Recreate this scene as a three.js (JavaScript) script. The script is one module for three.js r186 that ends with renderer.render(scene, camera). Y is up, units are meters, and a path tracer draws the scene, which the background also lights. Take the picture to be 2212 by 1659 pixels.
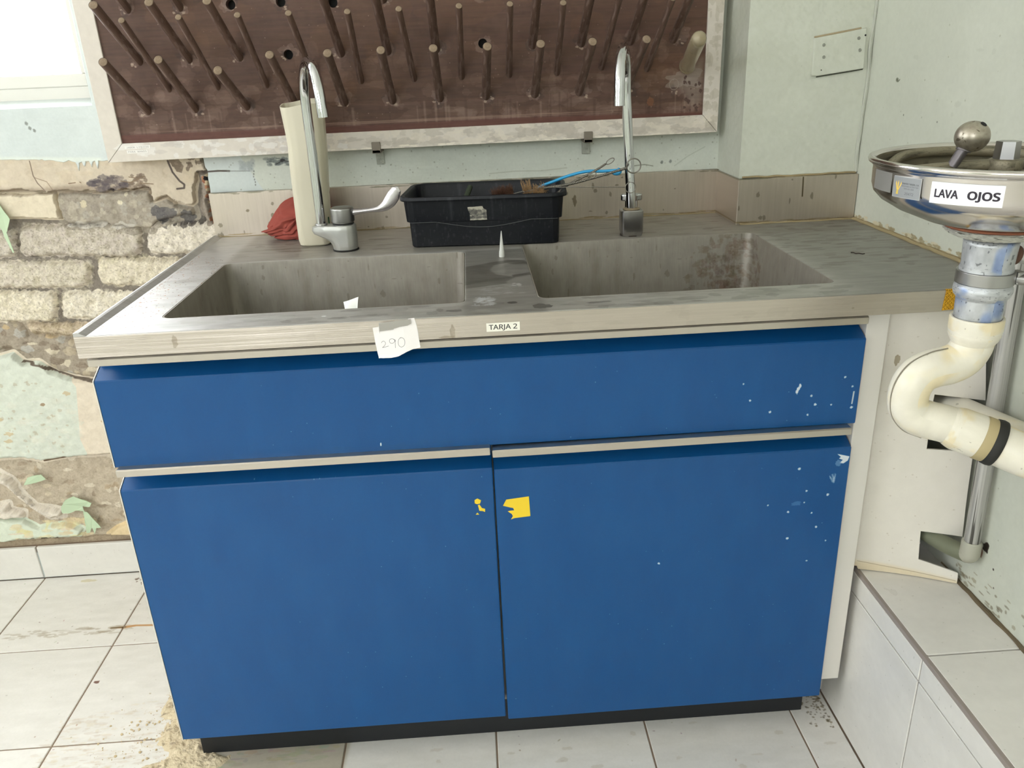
import * as THREE from 'three';
import { RoundedBoxGeometry } from 'three/addons/geometries/RoundedBoxGeometry.js';
import { mergeGeometries, mergeVertices, toCreasedNormals } from 'three/addons/utils/BufferGeometryUtils.js';
import { RectAreaLightUniformsLib } from 'three/addons/lights/RectAreaLightUniformsLib.js';

// ---------------------------------------------------------------- camera, sky, light
const scene = new THREE.Scene();
const camera = new THREE.PerspectiveCamera(51.335, 2212 / 1659, 0.05, 60);
camera.rotation.order = 'YXZ';
camera.position.set(0.59603, 1.25097, 1.86854);
camera.rotation.set(-0.384369, -0.040222, -0.042162);
scene.add(camera);

const renderer = new THREE.WebGLRenderer({ antialias: true });
renderer.toneMapping = THREE.LinearToneMapping;
renderer.toneMappingExposure = 0.485;
renderer.shadowMap.enabled = true;
RectAreaLightUniformsLib.init();

const SKY = new THREE.Color(0.92, 0.97, 1.0);
scene.background = SKY;
scene.backgroundIntensity = 13;

// daylight through the windows: an area light in each opening, just inside the glass
function daylight(x, y, z, tx, ty, tz, w, h, power, color) {
  const l = new THREE.RectAreaLight(color, power, w, h);
  l.position.set(x, y, z); l.lookAt(tx, ty, tz); scene.add(l);
  return l;
}
daylight(-1.06, 1.80, -0.06, -1.06, 1.80, 1, 1.60, 1.06, 7.5, 0xf4f6ff);        // window beside the peg board
daylight(-2.93, 2.05, 2.10, 0, 2.05, 2.10, 2.2, 1.30, 4.0, 0xf4f6ff);           // windows of the left wall
daylight(-0.90, 2.08, 4.43, -0.90, 2.08, 0, 2.0, 1.24, 3.1, 0xf7f6fb);          // windows behind the photographer

// ---------------------------------------------------------------- helpers
const V = (x, y, z) => new THREE.Vector3(x, y, z);
function rng(seed) { let s = seed >>> 0; return () => { s = (s + 0x6D2B79F5) | 0; let t = Math.imul(s ^ (s >>> 15), 1 | s); t = (t + Math.imul(t ^ (t >>> 7), 61 | t)) ^ t; return ((t ^ (t >>> 14)) >>> 0) / 4294967296; }; }
const clamp = (x, a = 0, b = 1) => Math.min(b, Math.max(a, x));
const mix = (a, b, t) => a + (b - a) * t;
const sstep = (a, b, x) => { const t = clamp((x - a) / (b - a)); return t * t * (3 - 2 * t); };
function hash(i, j, k) { let h = Math.imul(i, 374761393) + Math.imul(j, 668265263) + Math.imul(k, 2147483647 ^ 974711); h = Math.imul(h ^ (h >>> 13), 1274126177); return ((h ^ (h >>> 16)) >>> 0) / 4294967296; }
function vn(x, y, s = 0) {                                   // value noise, 0 to 1
  const i = Math.floor(x), j = Math.floor(y), fx = x - i, fy = y - j;
  const u = fx * fx * (3 - 2 * fx), v = fy * fy * (3 - 2 * fy);
  return mix(mix(hash(i, j, s), hash(i + 1, j, s), u), mix(hash(i, j + 1, s), hash(i + 1, j + 1, s), u), v);
}
function fbm(x, y, s = 0, o = 4) { let a = 0.5, t = 0, n = 0; for (let k = 0; k < o; k++) { t += a * vn(x, y, s + k * 17); n += a; x *= 2.03; y *= 2.03; a *= 0.5; } return t / n; }

const used = new Map();
function numbered(n) { const k = used.get(n) || 0; used.set(n, k + 1); return k ? `${n}_${String(k).padStart(3, '0')}` : n; }
function tag(o, label, category, group) { o.userData.label = label; o.userData.category = category; if (group) o.userData.group = group; return o; }
function thing(name, label, category, p = [0, 0, 0], group) { const g = new THREE.Group(); g.name = numbered(name); g.position.set(...p); scene.add(g); return tag(g, label, category, group); }
function structure(name) { const g = new THREE.Group(); g.name = name; g.userData.kind = 'structure'; scene.add(g); return g; }
function mesh(name, geo, mat, parent, label) {
  const m = new THREE.Mesh(geo, mat); m.castShadow = true; m.receiveShadow = true;
  if (parent) { const ks = parent.userData.names || (parent.userData.names = {}); const k = ks[name] || 0; ks[name] = k + 1; m.name = k ? `${name}_${String(k).padStart(3, '0')}` : name; parent.add(m); }
  else { m.name = numbered(name); scene.add(m); }
  if (label) m.userData.label = label;
  return m;
}
function plain(g) { g = g.index ? g.toNonIndexed() : g; for (const k of Object.keys(g.attributes)) if (!['position', 'normal', 'uv'].includes(k)) g.deleteAttribute(k); if (!g.attributes.uv) g.setAttribute('uv', new THREE.BufferAttribute(new Float32Array(g.attributes.position.count * 2), 2)); if (!g.attributes.normal) g.computeVertexNormals(); return g; }
const merge = (...gs) => mergeGeometries(gs.flat().map(plain), false);
const box = (x0, x1, y0, y1, z0, z1, r = 0.0012) => { const w = x1 - x0, h = y1 - y0, d = z1 - z0; r = Math.min(r, w / 2.2, h / 2.2, d / 2.2); const g = r > 0 ? new RoundedBoxGeometry(w, h, d, 1, r) : new THREE.BoxGeometry(w, h, d); return g.translate((x0 + x1) / 2, (y0 + y1) / 2, (z0 + z1) / 2); };
// planar texture coordinates over a region of two world axes
function uvOn(g, a, a0, a1, b, b0, b1) { const p = g.attributes.position, uv = new Float32Array(p.count * 2), get = { x: 'getX', y: 'getY', z: 'getZ' }; for (let i = 0; i < p.count; i++) { uv[2 * i] = (p[get[a]](i) - a0) / (a1 - a0); uv[2 * i + 1] = (p[get[b]](i) - b0) / (b1 - b0); } g.setAttribute('uv', new THREE.BufferAttribute(uv, 2)); return g; }
// texture coordinates in metres chosen by the way each face points
function uvBox(g, s = 1) { g = plain(g); const p = g.attributes.position, uv = new Float32Array(p.count * 2), A = V(), B = V(), C = V(); for (let i = 0; i < p.count; i += 3) { A.fromBufferAttribute(p, i); B.fromBufferAttribute(p, i + 1); C.fromBufferAttribute(p, i + 2); const n = B.clone().sub(A).cross(C.clone().sub(A)); const ax = Math.abs(n.x), ay = Math.abs(n.y), az = Math.abs(n.z); [A, B, C].forEach((q, k) => { const [u, v] = ax >= ay && ax >= az ? [q.z, q.y] : ay >= az ? [q.x, q.z] : [q.x, q.y]; uv[2 * (i + k)] = u / s; uv[2 * (i + k) + 1] = v / s; }); } g.setAttribute('uv', new THREE.BufferAttribute(uv, 2)); return g; }
function shapeOf(pts, holes = []) { const s = new THREE.Shape(pts.map(p => new THREE.Vector2(p[0], p[1]))); for (const h of holes) s.holes.push(new THREE.Path(h.map(p => new THREE.Vector2(p[0], p[1])))); return s; }
const extrude = (shape, depth, bevel = 0, seg = 1) => new THREE.ExtrudeGeometry(shape, { depth: depth - 2 * bevel, bevelEnabled: bevel > 0, bevelThickness: bevel, bevelSize: bevel, bevelOffset: -bevel, bevelSegments: seg, steps: 1 }).translate(0, 0, bevel);
// a closed profile in (z, y) drawn out along x
const alongX = (prof, x0, x1, bevel = 0) => extrude(shapeOf(prof.map(([z, y]) => [-z, y])), x1 - x0, bevel).rotateY(Math.PI / 2).translate(x0, 0, 0);
// a plan in (x, z) drawn up along y
const alongY = (plan, y0, y1, bevel = 0, holes = []) => extrude(shapeOf(plan.map(([x, z]) => [x, -z]), holes.map(h => h.map(([x, z]) => [x, -z]))), y1 - y0, bevel).rotateX(-Math.PI / 2).translate(0, y0, 0);
const tube = (pts, r, seg = 48, rad = 12, closed = false) => new THREE.TubeGeometry(new THREE.CatmullRomCurve3(pts.map(p => p.isVector3 ? p : V(...p)), closed, 'centripetal'), seg, r, rad, closed);
const lathe = (prof, seg = 48) => new THREE.LatheGeometry(prof.map(p => new THREE.Vector2(p[0], p[1])), seg);
function rod(a, b, r0, r1 = r0, seg = 14) { const A = V(...a), B = V(...b), d = B.clone().sub(A), g = new THREE.CylinderGeometry(r1, r0, d.length(), seg); g.translate(0, d.length() / 2, 0); g.applyQuaternion(new THREE.Quaternion().setFromUnitVectors(V(0, 1, 0), d.clone().normalize())); return g.translate(...a); }
function cappedTube(pts, r, seg, rad) { const c = new THREE.CatmullRomCurve3(pts.map(p => V(...p)), false, 'centripetal'); const g = [new THREE.TubeGeometry(c, seg, r, rad, false)]; for (const t of [0, 1]) g.push(new THREE.SphereGeometry(r, rad, 6).translate(...c.getPoint(t).toArray())); return merge(g); }
function roundRect(x0, x1, y0, y1, r, n = 6) { const o = []; for (const [cx, cy, a0] of [[x1 - r, y1 - r, 0], [x0 + r, y1 - r, 90], [x0 + r, y0 + r, 180], [x1 - r, y0 + r, 270]]) for (let k = 0; k <= n; k++) { const a = (a0 + 90 * k / n) * Math.PI / 180; o.push([cx + r * Math.cos(a), cy + r * Math.sin(a)]); } return o; }
// skin between closed rings of equal length
function loft(rings, capStart = false, capEnd = false) {
  const n = rings[0].length, pos = [], idx = [];
  for (const r of rings) for (const p of r) pos.push(...p);
  for (let k = 0; k + 1 < rings.length; k++) for (let i = 0; i < n; i++) { const j = (i + 1) % n, a = k * n + i, b = k * n + j, c = a + n, d = b + n; idx.push(a, b, d, a, d, c); }
  const cap = (k, flip) => { const c = pos.length / 3, m = V(); rings[k].forEach(p => m.add(V(...p))); m.divideScalar(n); pos.push(m.x, m.y, m.z); for (let i = 0; i < n; i++) { const a = k * n + i, b = k * n + (i + 1) % n; flip ? idx.push(c, b, a) : idx.push(c, a, b); } };
  if (capStart) cap(0, true); if (capEnd) cap(rings.length - 1, false);
  const g = new THREE.BufferGeometry(); g.setAttribute('position', new THREE.Float32BufferAttribute(pos, 3)); g.setIndex(idx); g.computeVertexNormals(); return g;
}
function ragged(pts, step, amp, seed) { const o = []; for (let i = 0; i < pts.length; i++) { const [ax, ay] = pts[i], [bx, by] = pts[(i + 1) % pts.length], L = Math.hypot(bx - ax, by - ay), n = Math.max(1, Math.round(L / step)); for (let k = 0; k < n; k++) { const t = k / n, e = k ? amp * (fbm((ax + (bx - ax) * t) * 160, (ay + (by - ay) * t) * 160, seed, 3) - 0.5) * 2 : 0; o.push([ax + (bx - ax) * t - (by - ay) / L * e, ay + (by - ay) * t + (bx - ax) / L * e]); } } return o; }
function inside(pts, x, y) { let c = false; for (let i = 0, j = pts.length - 1; i < pts.length; j = i++) { const [xi, yi] = pts[i], [xj, yj] = pts[j]; if ((yi > y) !== (yj > y) && x < (xj - xi) * (y - yi) / (yj - yi) + xi) c = !c; } return c; }
function sdist(pts, x, y) { let d = 1e9; for (let i = 0, j = pts.length - 1; i < pts.length; j = i++) { const [xi, yi] = pts[i], [xj, yj] = pts[j], ex = xj - xi, ey = yj - yi, t = clamp(((x - xi) * ex + (y - yi) * ey) / (ex * ex + ey * ey + 1e-12)); d = Math.min(d, Math.hypot(x - xi - ex * t, y - yi - ey * t)); } return inside(pts, x, y) ? d : -d; }
// a broken patch of masonry or plaster: a relief over an outline that sinks into the wall at its edge
function relief(pts, back, front, o = {}) {
  const { cell = 0.004, edge = 0.008, rough = 0.001, grain = 90, jag = 0.004, seed = 1, dent = 0 } = o;
  const xs = pts.map(p => p[0]), ys = pts.map(p => p[1]), x0 = Math.min(...xs) - 0.012, x1 = Math.max(...xs) + 0.012, y0 = Math.min(...ys) - 0.012, y1 = Math.max(...ys) + 0.012;
  const nx = Math.ceil((x1 - x0) / cell), ny = Math.ceil((y1 - y0) / cell), pos = [], d = [], idx = [];
  for (let j = 0; j <= ny; j++) for (let i = 0; i <= nx; i++) {
    const x = x0 + i * cell, y = y0 + j * cell, s = sdist(pts, x, y) + jag * 2 * (fbm(x * 70, y * 70, seed, 3) - 0.5);
    const t = clamp(s / edge), h = Math.sin(t * Math.PI / 2);
    const z = s < 0 ? back - 0.002 + s * 0.3 : mix(back - 0.001, front, h) + rough * 2 * (fbm(x * grain, y * grain, seed + 5, 4) - 0.5) * h - dent * sstep(0.55, 0.75, fbm(x * 28, y * 28, seed + 9, 3)) * h;
    pos.push(x, y, z); d.push(s);
  }
  const w = nx + 1;
  for (let j = 0; j < ny; j++) for (let i = 0; i < nx; i++) { const a = j * w + i; if (Math.max(d[a], d[a + 1], d[a + w], d[a + w + 1]) > -cell * 1.2) idx.push(a, a + 1, a + w + 1, a, a + w + 1, a + w); }
  const g = new THREE.BufferGeometry(); g.setAttribute('position', new THREE.Float32BufferAttribute(pos, 3)); g.setIndex(idx); g.computeVertexNormals(); return g.toNonIndexed();
}
// a wall face with the slow unevenness of hand-made plaster; grid over (a, b), facing n
function uneven(a0, a1, b0, b1, cell, at, amp, seed) {
  const na = Math.ceil((a1 - a0) / cell), nb = Math.ceil((b1 - b0) / cell), pos = [], idx = [];
  for (let j = 0; j <= nb; j++) for (let i = 0; i <= na; i++) { const a = mix(a0, a1, i / na), b = mix(b0, b1, j / nb); pos.push(...at(a, b, amp * 2 * (fbm(a * 5, b * 5, seed, 4) - 0.5))); }
  const w = na + 1; for (let j = 0; j < nb; j++) for (let i = 0; i < na; i++) { const q = j * w + i; idx.push(q, q + 1, q + w + 1, q, q + w + 1, q + w); }
  const g = new THREE.BufferGeometry(); g.setAttribute('position', new THREE.Float32BufferAttribute(pos, 3)); g.setIndex(idx); g.computeVertexNormals(); return g.toNonIndexed();
}

// ---------------------------------------------------------------- textures
function dataTex(w, h, fn, srgb = true, wrap = THREE.MirroredRepeatWrapping) {
  const d = new Uint8Array(w * h * 4);
  for (let j = 0; j < h; j++) for (let i = 0; i < w; i++) { const c = fn(i / w, j / h, i, j), k = 4 * (j * w + i); d[k] = clamp(c[0], 0, 255); d[k + 1] = clamp(c[1], 0, 255); d[k + 2] = clamp(c[2], 0, 255); d[k + 3] = 255; }
  const t = new THREE.DataTexture(d, w, h); t.magFilter = t.minFilter = THREE.LinearFilter; t.wrapS = t.wrapT = wrap; if (srgb) t.colorSpace = THREE.SRGBColorSpace; t.needsUpdate = true; return t;
}
// a canvas over a region of the world (u0..u1 across, v0..v1 up); paint in metres, then each pixel may be worked over
class Region {
  constructor(u0, u1, v0, v1, w, h) { Object.assign(this, { u0, u1, v0, v1, w, h }); this.c = document.createElement('canvas'); this.c.width = w; this.c.height = h; this.g = this.c.getContext('2d'); this.sx = w / (u1 - u0); this.sy = h / (v1 - v0); }
  P(u, v) { return [(u - this.u0) * this.sx, (this.v1 - v) * this.sy]; }
  fill(css) { this.g.fillStyle = css; this.g.fillRect(0, 0, this.w, this.h); }
  poly(pts, css, grow = 0, blur = 0) { const g = this.g; g.save(); if (blur) g.filter = `blur(${blur * this.sx}px)`; g.beginPath(); pts.forEach((p, i) => { const q = this.P(...p); i ? g.lineTo(...q) : g.moveTo(...q); }); g.closePath(); g.fillStyle = css; g.fill(); if (grow) { g.strokeStyle = css; g.lineJoin = 'round'; g.lineWidth = grow * this.sx * 2; g.stroke(); } g.restore(); }
  line(pts, css, wid) { const g = this.g; g.beginPath(); pts.forEach((p, i) => { const q = this.P(...p); i ? g.lineTo(...q) : g.moveTo(...q); }); g.strokeStyle = css; g.lineCap = 'round'; g.lineJoin = 'round'; g.lineWidth = wid * this.sx; g.stroke(); }
  dot(u, v, r, css, ry = r, rot = 0) { const g = this.g, [x, y] = this.P(u, v); g.beginPath(); g.ellipse(x, y, r * this.sx, ry * this.sy, rot, 0, 7); g.fillStyle = css; g.fill(); }
  blot(u, v, r, css, seed, ry = r, jag = 0.5) { const p = []; for (let k = 0; k < 40; k++) { const a = k / 40 * 6.2832, q = 1 + jag * 2 * (fbm(Math.cos(a) * 2 + seed * 3.1, Math.sin(a) * 2 + seed * 1.7, seed, 3) - 0.5); p.push([u + r * q * Math.cos(a), v + ry * q * Math.sin(a)]); } this.poly(p, css); }
  text(s, u, v, size, css, font = 'sans-serif', weight = '', rot = 0, width, heavy = 0) { const g = this.g; g.save(); g.translate(...this.P(u, v)); g.rotate(rot); g.font = `${weight} ${size * this.sy}px ${font}`; g.fillStyle = css; g.textBaseline = 'alphabetic'; if (width) { const m = g.measureText(s).width; g.scale(width * this.sx / m, 1); } g.fillText(s, 0, 0); if (heavy) { g.strokeStyle = css; g.lineJoin = 'round'; g.lineWidth = heavy * this.sx; g.strokeText(s, 0, 0); } g.restore(); }
  tex(fn, srgb = true, wrap) { const src = this.g.getImageData(0, 0, this.w, this.h).data; return dataTex(this.w, this.h, (a, b, i, j) => { const k = 4 * ((this.h - 1 - j) * this.w + i), c = [src[k], src[k + 1], src[k + 2]]; return fn ? fn(c, this.u0 + a * (this.u1 - this.u0), this.v0 + b * (this.v1 - this.v0)) : c; }, srgb, wrap); }
}
const std = (o) => new THREE.MeshStandardMaterial(o);
const phys = (o) => new THREE.MeshPhysicalMaterial(o);
const css = (r, g, b, a = 1) => `rgba(${r},${g},${b},${a})`;
// ---------------------------------------------------------------- outlines of the damaged wall, in metres on the wall (x, y)
const D = {
  hole: [[-1.05, 1.088], [-0.55, 1.09], [-0.441, 1.092], [-0.38, 1.089], [-0.332, 1.086], [-0.304, 1.080], [-0.292, 1.084], [-0.279, 1.079], [-0.275, 1.060], [-0.271, 1.077], [-0.265, 1.079], [-0.261, 1.069], [-0.256, 1.080], [-0.249, 1.080], [-0.245, 1.067], [-0.240, 1.079], [-0.236, 1.080], [-0.233, 1.063], [-0.228, 1.080], [-0.216, 1.079], [-0.15, 1.083], [-0.03, 1.086], [0.001, 1.086], [0.002, 1.06], [0.006, 1.045], [0.004, 1.0], [0.007, 0.95], [0.004, 0.90], [0.1, 0.88], [0.1, 0.08], [-1.05, 0.08]],
  creamBand: [[-1.06, 1.095], [-0.370, 1.10], [-0.201, 1.10], [-0.02, 1.10], [-0.010, 1.081], [0.003, 1.048], [-0.020, 1.043], [-0.024, 1.034], [-0.035, 1.002], [-0.038, 0.979], [-0.047, 0.973], [-0.080, 0.981], [-0.097, 0.996], [-0.126, 0.987], [-0.130, 1.006], [-0.131, 1.014], [-0.165, 1.016], [-0.245, 1.012], [-0.301, 1.018], [-0.360, 1.017], [-0.426, 1.024], [-0.497, 1.024], [-1.06, 1.03]],
  creamRect: [[-0.70, 1.02], [-0.498, 1.018], [-0.429, 1.013], [-0.344, 1.013], [-0.344, 0.981], [-0.346, 0.956], [-0.384, 0.958], [-0.396, 0.961], [-0.442, 0.963], [-0.513, 0.965], [-0.70, 0.97]],
  render: [[-0.342, 1.013], [-0.302, 1.015], [-0.247, 1.009], [-0.132, 1.011], [-0.131, 0.986], [-0.098, 0.994], [-0.079, 0.977], [-0.083, 0.971], [-0.046, 0.966], [-0.044, 0.947], [-0.062, 0.950], [-0.111, 0.941], [-0.135, 0.936], [-0.144, 0.923], [-0.172, 0.925], [-0.188, 0.922], [-0.212, 0.931], [-0.234, 0.931], [-0.250, 0.944], [-0.308, 0.939], [-0.332, 0.944], [-0.344, 0.955]],
  rust: [[-0.015, 1.044], [0.006, 1.042], [-0.001, 1.000], [-0.009, 0.983], [-0.004, 0.936], [-0.012, 0.929], [-0.025, 0.965], [-0.014, 1.006]],
  rubble: [[-0.90, 0.745], [-0.577, 0.739], [-0.522, 0.726], [-0.497, 0.710], [-0.491, 0.682], [-0.445, 0.683], [-0.374, 0.661], [-0.369, 0.624], [-0.350, 0.605], [-0.2, 0.6], [-0.2, 0.527], [-0.290, 0.527], [-0.358, 0.556], [-0.370, 0.562], [-0.409, 0.572], [-0.446, 0.585], [-0.475, 0.602], [-0.497, 0.621], [-0.516, 0.637], [-0.543, 0.649], [-0.604, 0.642], [-0.9, 0.64]],
  flakeTop: [[-0.49, 1.006], [-0.471, 1.006], [-0.462, 0.993], [-0.454, 0.978], [-0.445, 0.964], [-0.459, 0.942], [-0.465, 0.933], [-0.459, 0.887], [-0.463, 0.887], [-0.471, 0.914], [-0.476, 0.943], [-0.487, 0.947]],
  lower: [[-0.9, 0.63], [-0.613, 0.622], [-0.539, 0.639], [-0.517, 0.612], [-0.480, 0.616], [-0.457, 0.589], [-0.442, 0.578], [-0.411, 0.566], [-0.361, 0.558], [-0.308, 0.547], [-0.1, 0.515], [-0.1, 0.350], [-0.365, 0.355], [-0.428, 0.353], [-0.478, 0.354], [-0.541, 0.347], [-0.595, 0.360], [-0.9, 0.361]],
  lowerMint: [[-0.9, 0.626], [-0.615, 0.618], [-0.541, 0.636], [-0.519, 0.608], [-0.481, 0.612], [-0.458, 0.585], [-0.436, 0.571], [-0.419, 0.564], [-0.409, 0.545], [-0.419, 0.487], [-0.433, 0.403], [-0.425, 0.363], [-0.477, 0.357], [-0.540, 0.351], [-0.595, 0.363], [-0.9, 0.365]],
  ridge1: [[-0.659, 0.324], [-0.634, 0.302], [-0.615, 0.256], [-0.590, 0.217], [-0.556, 0.210], [-0.524, 0.199], [-0.528, 0.180], [-0.564, 0.178], [-0.600, 0.209], [-0.628, 0.252], [-0.647, 0.281], [-0.69, 0.32]],
  ridge2: [[-0.76, 0.235], [-0.702, 0.225], [-0.657, 0.231], [-0.658, 0.213], [-0.626, 0.201], [-0.630, 0.183], [-0.667, 0.181], [-0.76, 0.189]],
  lowPatch: [[-0.9, 0.19], [-0.736, 0.186], [-0.632, 0.178], [-0.599, 0.152], [-0.529, 0.161], [-0.486, 0.139], [-0.503, 0.119], [-0.571, 0.119], [-0.655, 0.121], [-0.684, 0.116], [-0.9, 0.116]],
  creamLow: [[-0.427, 0.118], [-0.398, 0.137], [-0.358, 0.154], [-0.2, 0.148], [-0.2, 0.103], [-0.364, 0.106]],
  fl1: [[-0.587, 0.304], [-0.566, 0.311], [-0.546, 0.314], [-0.538, 0.300], [-0.568, 0.289], [-0.600, 0.284]],
  fl2: [[-0.524, 0.213], [-0.507, 0.234], [-0.485, 0.243], [-0.456, 0.233], [-0.438, 0.225], [-0.445, 0.214], [-0.467, 0.213], [-0.464, 0.199], [-0.487, 0.201], [-0.509, 0.193], [-0.525, 0.194]],
  fl3: [[-0.470, 0.197], [-0.461, 0.194], [-0.446, 0.174], [-0.426, 0.154], [-0.444, 0.148], [-0.455, 0.127], [-0.458, 0.147], [-0.468, 0.131], [-0.476, 0.131], [-0.474, 0.157]],
};
const bricks = [
  [[-0.70, 0.949], [-0.451, 0.935], [-0.469, 0.868], [-0.72, 0.880]], [[-0.442, 0.948], [-0.167, 0.934], [-0.183, 0.858], [-0.462, 0.873]], [[-0.154, 0.940], [0.071, 0.929], [0.059, 0.852], [-0.170, 0.864]],
  [[-0.578, 0.869], [-0.303, 0.854], [-0.318, 0.789], [-0.597, 0.804]], [[-0.284, 0.862], [-0.007, 0.847], [-0.019, 0.779], [-0.300, 0.794]],
  [[-0.655, 0.801], [-0.397, 0.787], [-0.416, 0.711], [-0.678, 0.726]], [[-0.388, 0.787], [-0.138, 0.773], [-0.152, 0.703], [-0.405, 0.717]],
  [[-0.489, 0.713], [-0.252, 0.700], [-0.262, 0.660], [-0.485, 0.684]], [[-0.128, 0.772], [0.09, 0.76], [0.08, 0.69], [-0.142, 0.702]], [[-0.88, 0.886], [-0.594, 0.870], [-0.612, 0.805], [-0.9, 0.82]],
];

// the bricks' corners are worn round
for (let i = 0; i < bricks.length; i++) { const b = bricks[i], o = []; for (let k = 0; k < 4; k++) { const p = b[k], a = b[(k + 3) % 4], c = b[(k + 1) % 4], to = (q, d) => { const L = Math.hypot(q[0] - p[0], q[1] - p[1]); return [p[0] + (q[0] - p[0]) * d / L, p[1] + (q[1] - p[1]) * d / L]; }; const e = 0.012 + 0.010 * ((i * 3 + k * 5) % 4) / 3; const A = to(a, e), C = to(c, e); o.push(A, [(A[0] + C[0] + p[0] * 1.2) / 3.2, (A[1] + C[1] + p[1] * 1.2) / 3.2], C); } o.quad = b; bricks[i] = o; }
// ---------------------------------------------------------------- wall colours
const dmg = new Region(-1.1, 0.12, 0.08, 1.12, 1640, 1400);
{
  const r = rng(5), d = dmg;
  d.fill(css(128, 119, 109));
  d.poly([[-1.1, 0.36], [0.12, 0.36], [0.12, 0.08], [-1.1, 0.08]], css(184, 170, 150));
  for (let k = 0; k < 240; k++) d.blot(-0.95 + r() * 0.9, 0.12 + r() * 0.24, 0.004 + r() * 0.012, [css(200, 186, 162), css(166, 150, 130), css(208, 196, 176), css(178, 160, 136)][k % 4], k, 0.003 + r() * 0.008);
  d.poly(D.rubble, css(158, 146, 130), 0.012);
  for (let k = 0; k < 170; k++) { const x = -0.75 + r() * 0.55, y = 0.53 + r() * 0.2; if (inside(D.rubble, x, y)) d.blot(x, y, 0.004 + r() * 0.014, [css(178, 164, 142), css(140, 126, 110), css(186, 164, 130), css(172, 166, 156), css(198, 186, 164)][k % 5], k + 40, 0.003 + r() * 0.009); }
  const tone = [[186, 176, 160], [184, 173, 156], [204, 194, 175], [194, 183, 163], [205, 194, 170], [207, 197, 174], [210, 201, 180], [180, 165, 140], [196, 185, 164], [194, 183, 163]];
  bricks.forEach((b, i) => { d.poly(ragged(b, 0.004, 0.006, 60 + i), css(tone[i][0] + 6, tone[i][1] + 6, tone[i][2] + 11), 0); });
  bricks.forEach(({ quad: b }, i) => { for (let k = 0; k < 360; k++) { const u = r(), v = r(), x = mix(mix(b[0][0], b[1][0], u), mix(b[3][0], b[2][0], u), v), y = mix(mix(b[0][1], b[1][1], u), mix(b[3][1], b[2][1], u), v), q = r(), t = tone[i], e = q < 0.5 ? 14 : q < 0.85 ? -16 : -50; d.blot(x, y, (q < 0.85 ? 0.006 : 0.0011) * (0.4 + r()), css(t[0] + e, t[1] + e, t[2] + e * 1.1, q < 0.85 ? 0.3 : 0.55), k, undefined, 0.9); } });
  for (let k = 0; k < 26; k++) { const x = -0.12 + r() * 0.12, y = 0.925 + r() * 0.02; d.blot(x, y, 0.003 + r() * 0.006, css(92, 86, 80, 0.75), k + 7); }
  d.poly(D.render, css(160, 150, 136), 0.012);
  for (let k = 0; k < 70; k++) { const x = -0.34 + r() * 0.29, y = 0.925 + r() * 0.085; d.blot(x, y, 0.003 + r() * 0.008, [css(176, 166, 150), css(150, 140, 128), css(168, 160, 148)][k % 3], k + 90); }
  d.blot(-0.284, 0.988, 0.008, css(206, 194, 168), 2); d.blot(-0.204, 0.986, 0.0075, css(208, 198, 174), 3, 0.005); d.blot(-0.186, 1.004, 0.004, css(200, 190, 168), 4);
  for (const [x, y, w] of [[-0.30, 0.94, 0.03], [-0.27, 0.94, 0.02], [-0.21, 0.934, 0.025]]) d.blot(x, y, w, css(196, 190, 180, 0.8), x * 99 | 0, 0.008);
  for (const [x, y, w, h] of [[-0.125, 0.962, 0.016, 0.014], [-0.105, 0.958, 0.022, 0.012], [-0.06, 0.948, 0.018, 0.014], [-0.118, 0.945, 0.012, 0.01]]) d.blot(x, y, w, css(96, 92, 92, 0.8), x * 77 | 0, h);
  d.poly(D.creamBand, css(205, 191, 171), 0.006); d.poly(D.creamRect, css(217, 204, 181), 0.005);
  for (let k = 0; k < 90; k++) { const x = -0.9 + r() * 0.88, y = 1.015 + r() * 0.08; d.blot(x, y, 0.006 + r() * 0.022, css(...[[206, 190, 164], [194, 178, 154], [214, 201, 180]][k % 3], 0.35), k, 0.004 + r() * 0.01); }
  d.poly([[-0.6, 1.032], [-0.36, 1.026], [-0.3, 1.03], [-0.13, 1.024], [-0.13, 1.012], [-0.3, 1.015], [-0.42, 1.02], [-0.6, 1.028]], css(150, 134, 118, 0.75), 0, 0.003);  // shading along the cream band's lower edge, painted into the colour
  // black mould, with its own ragged outlines
  for (let k = 0; k < 60; k++) { const a = r() * 6.28, q = Math.sqrt(r()); d.blot(-0.218 + Math.cos(a) * 0.042 * q, 1.030 + Math.sin(a) * 0.017 * q, 0.003 + r() * 0.009, css(...[[74, 68, 74], [96, 88, 90], [112, 100, 98]][k % 3], 0.45), k + 3, 0.002 + r() * 0.005); }
  for (let k = 0; k < 24; k++) d.blot(-0.18 + r() * 0.05, 1.016 + r() * 0.03, 0.002 + r() * 0.006, css(120, 104, 90, 0.6), k + 13, 0.002 + r() * 0.003);
  for (let k = 0; k < 16; k++) d.blot(-0.07 + r() * 0.06, 1.05 + r() * 0.035, 0.002 + r() * 0.006, css(112, 98, 84, 0.7), k + 23, 0.002 + r() * 0.004);
  d.poly([[-0.075, 1.075], [-0.055, 1.078], [-0.045, 1.06], [-0.052, 1.045], [-0.063, 1.05]], css(128, 112, 98, 0.8));
  d.line([[-0.378, 1.086], [-0.378, 1.054], [-0.373, 1.038], [-0.360, 1.019]], css(128, 112, 98), 0.0022); d.line([[-0.376, 1.05], [-0.352, 1.04], [-0.344, 1.022]], css(150, 132, 112), 0.0016);
  d.line([[-0.078, 1.073], [-0.072, 1.048], [-0.060, 1.028], [-0.051, 1.020], [-0.053, 1.012], [-0.069, 1.011]], css(98, 88, 82), 0.0042);
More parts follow.
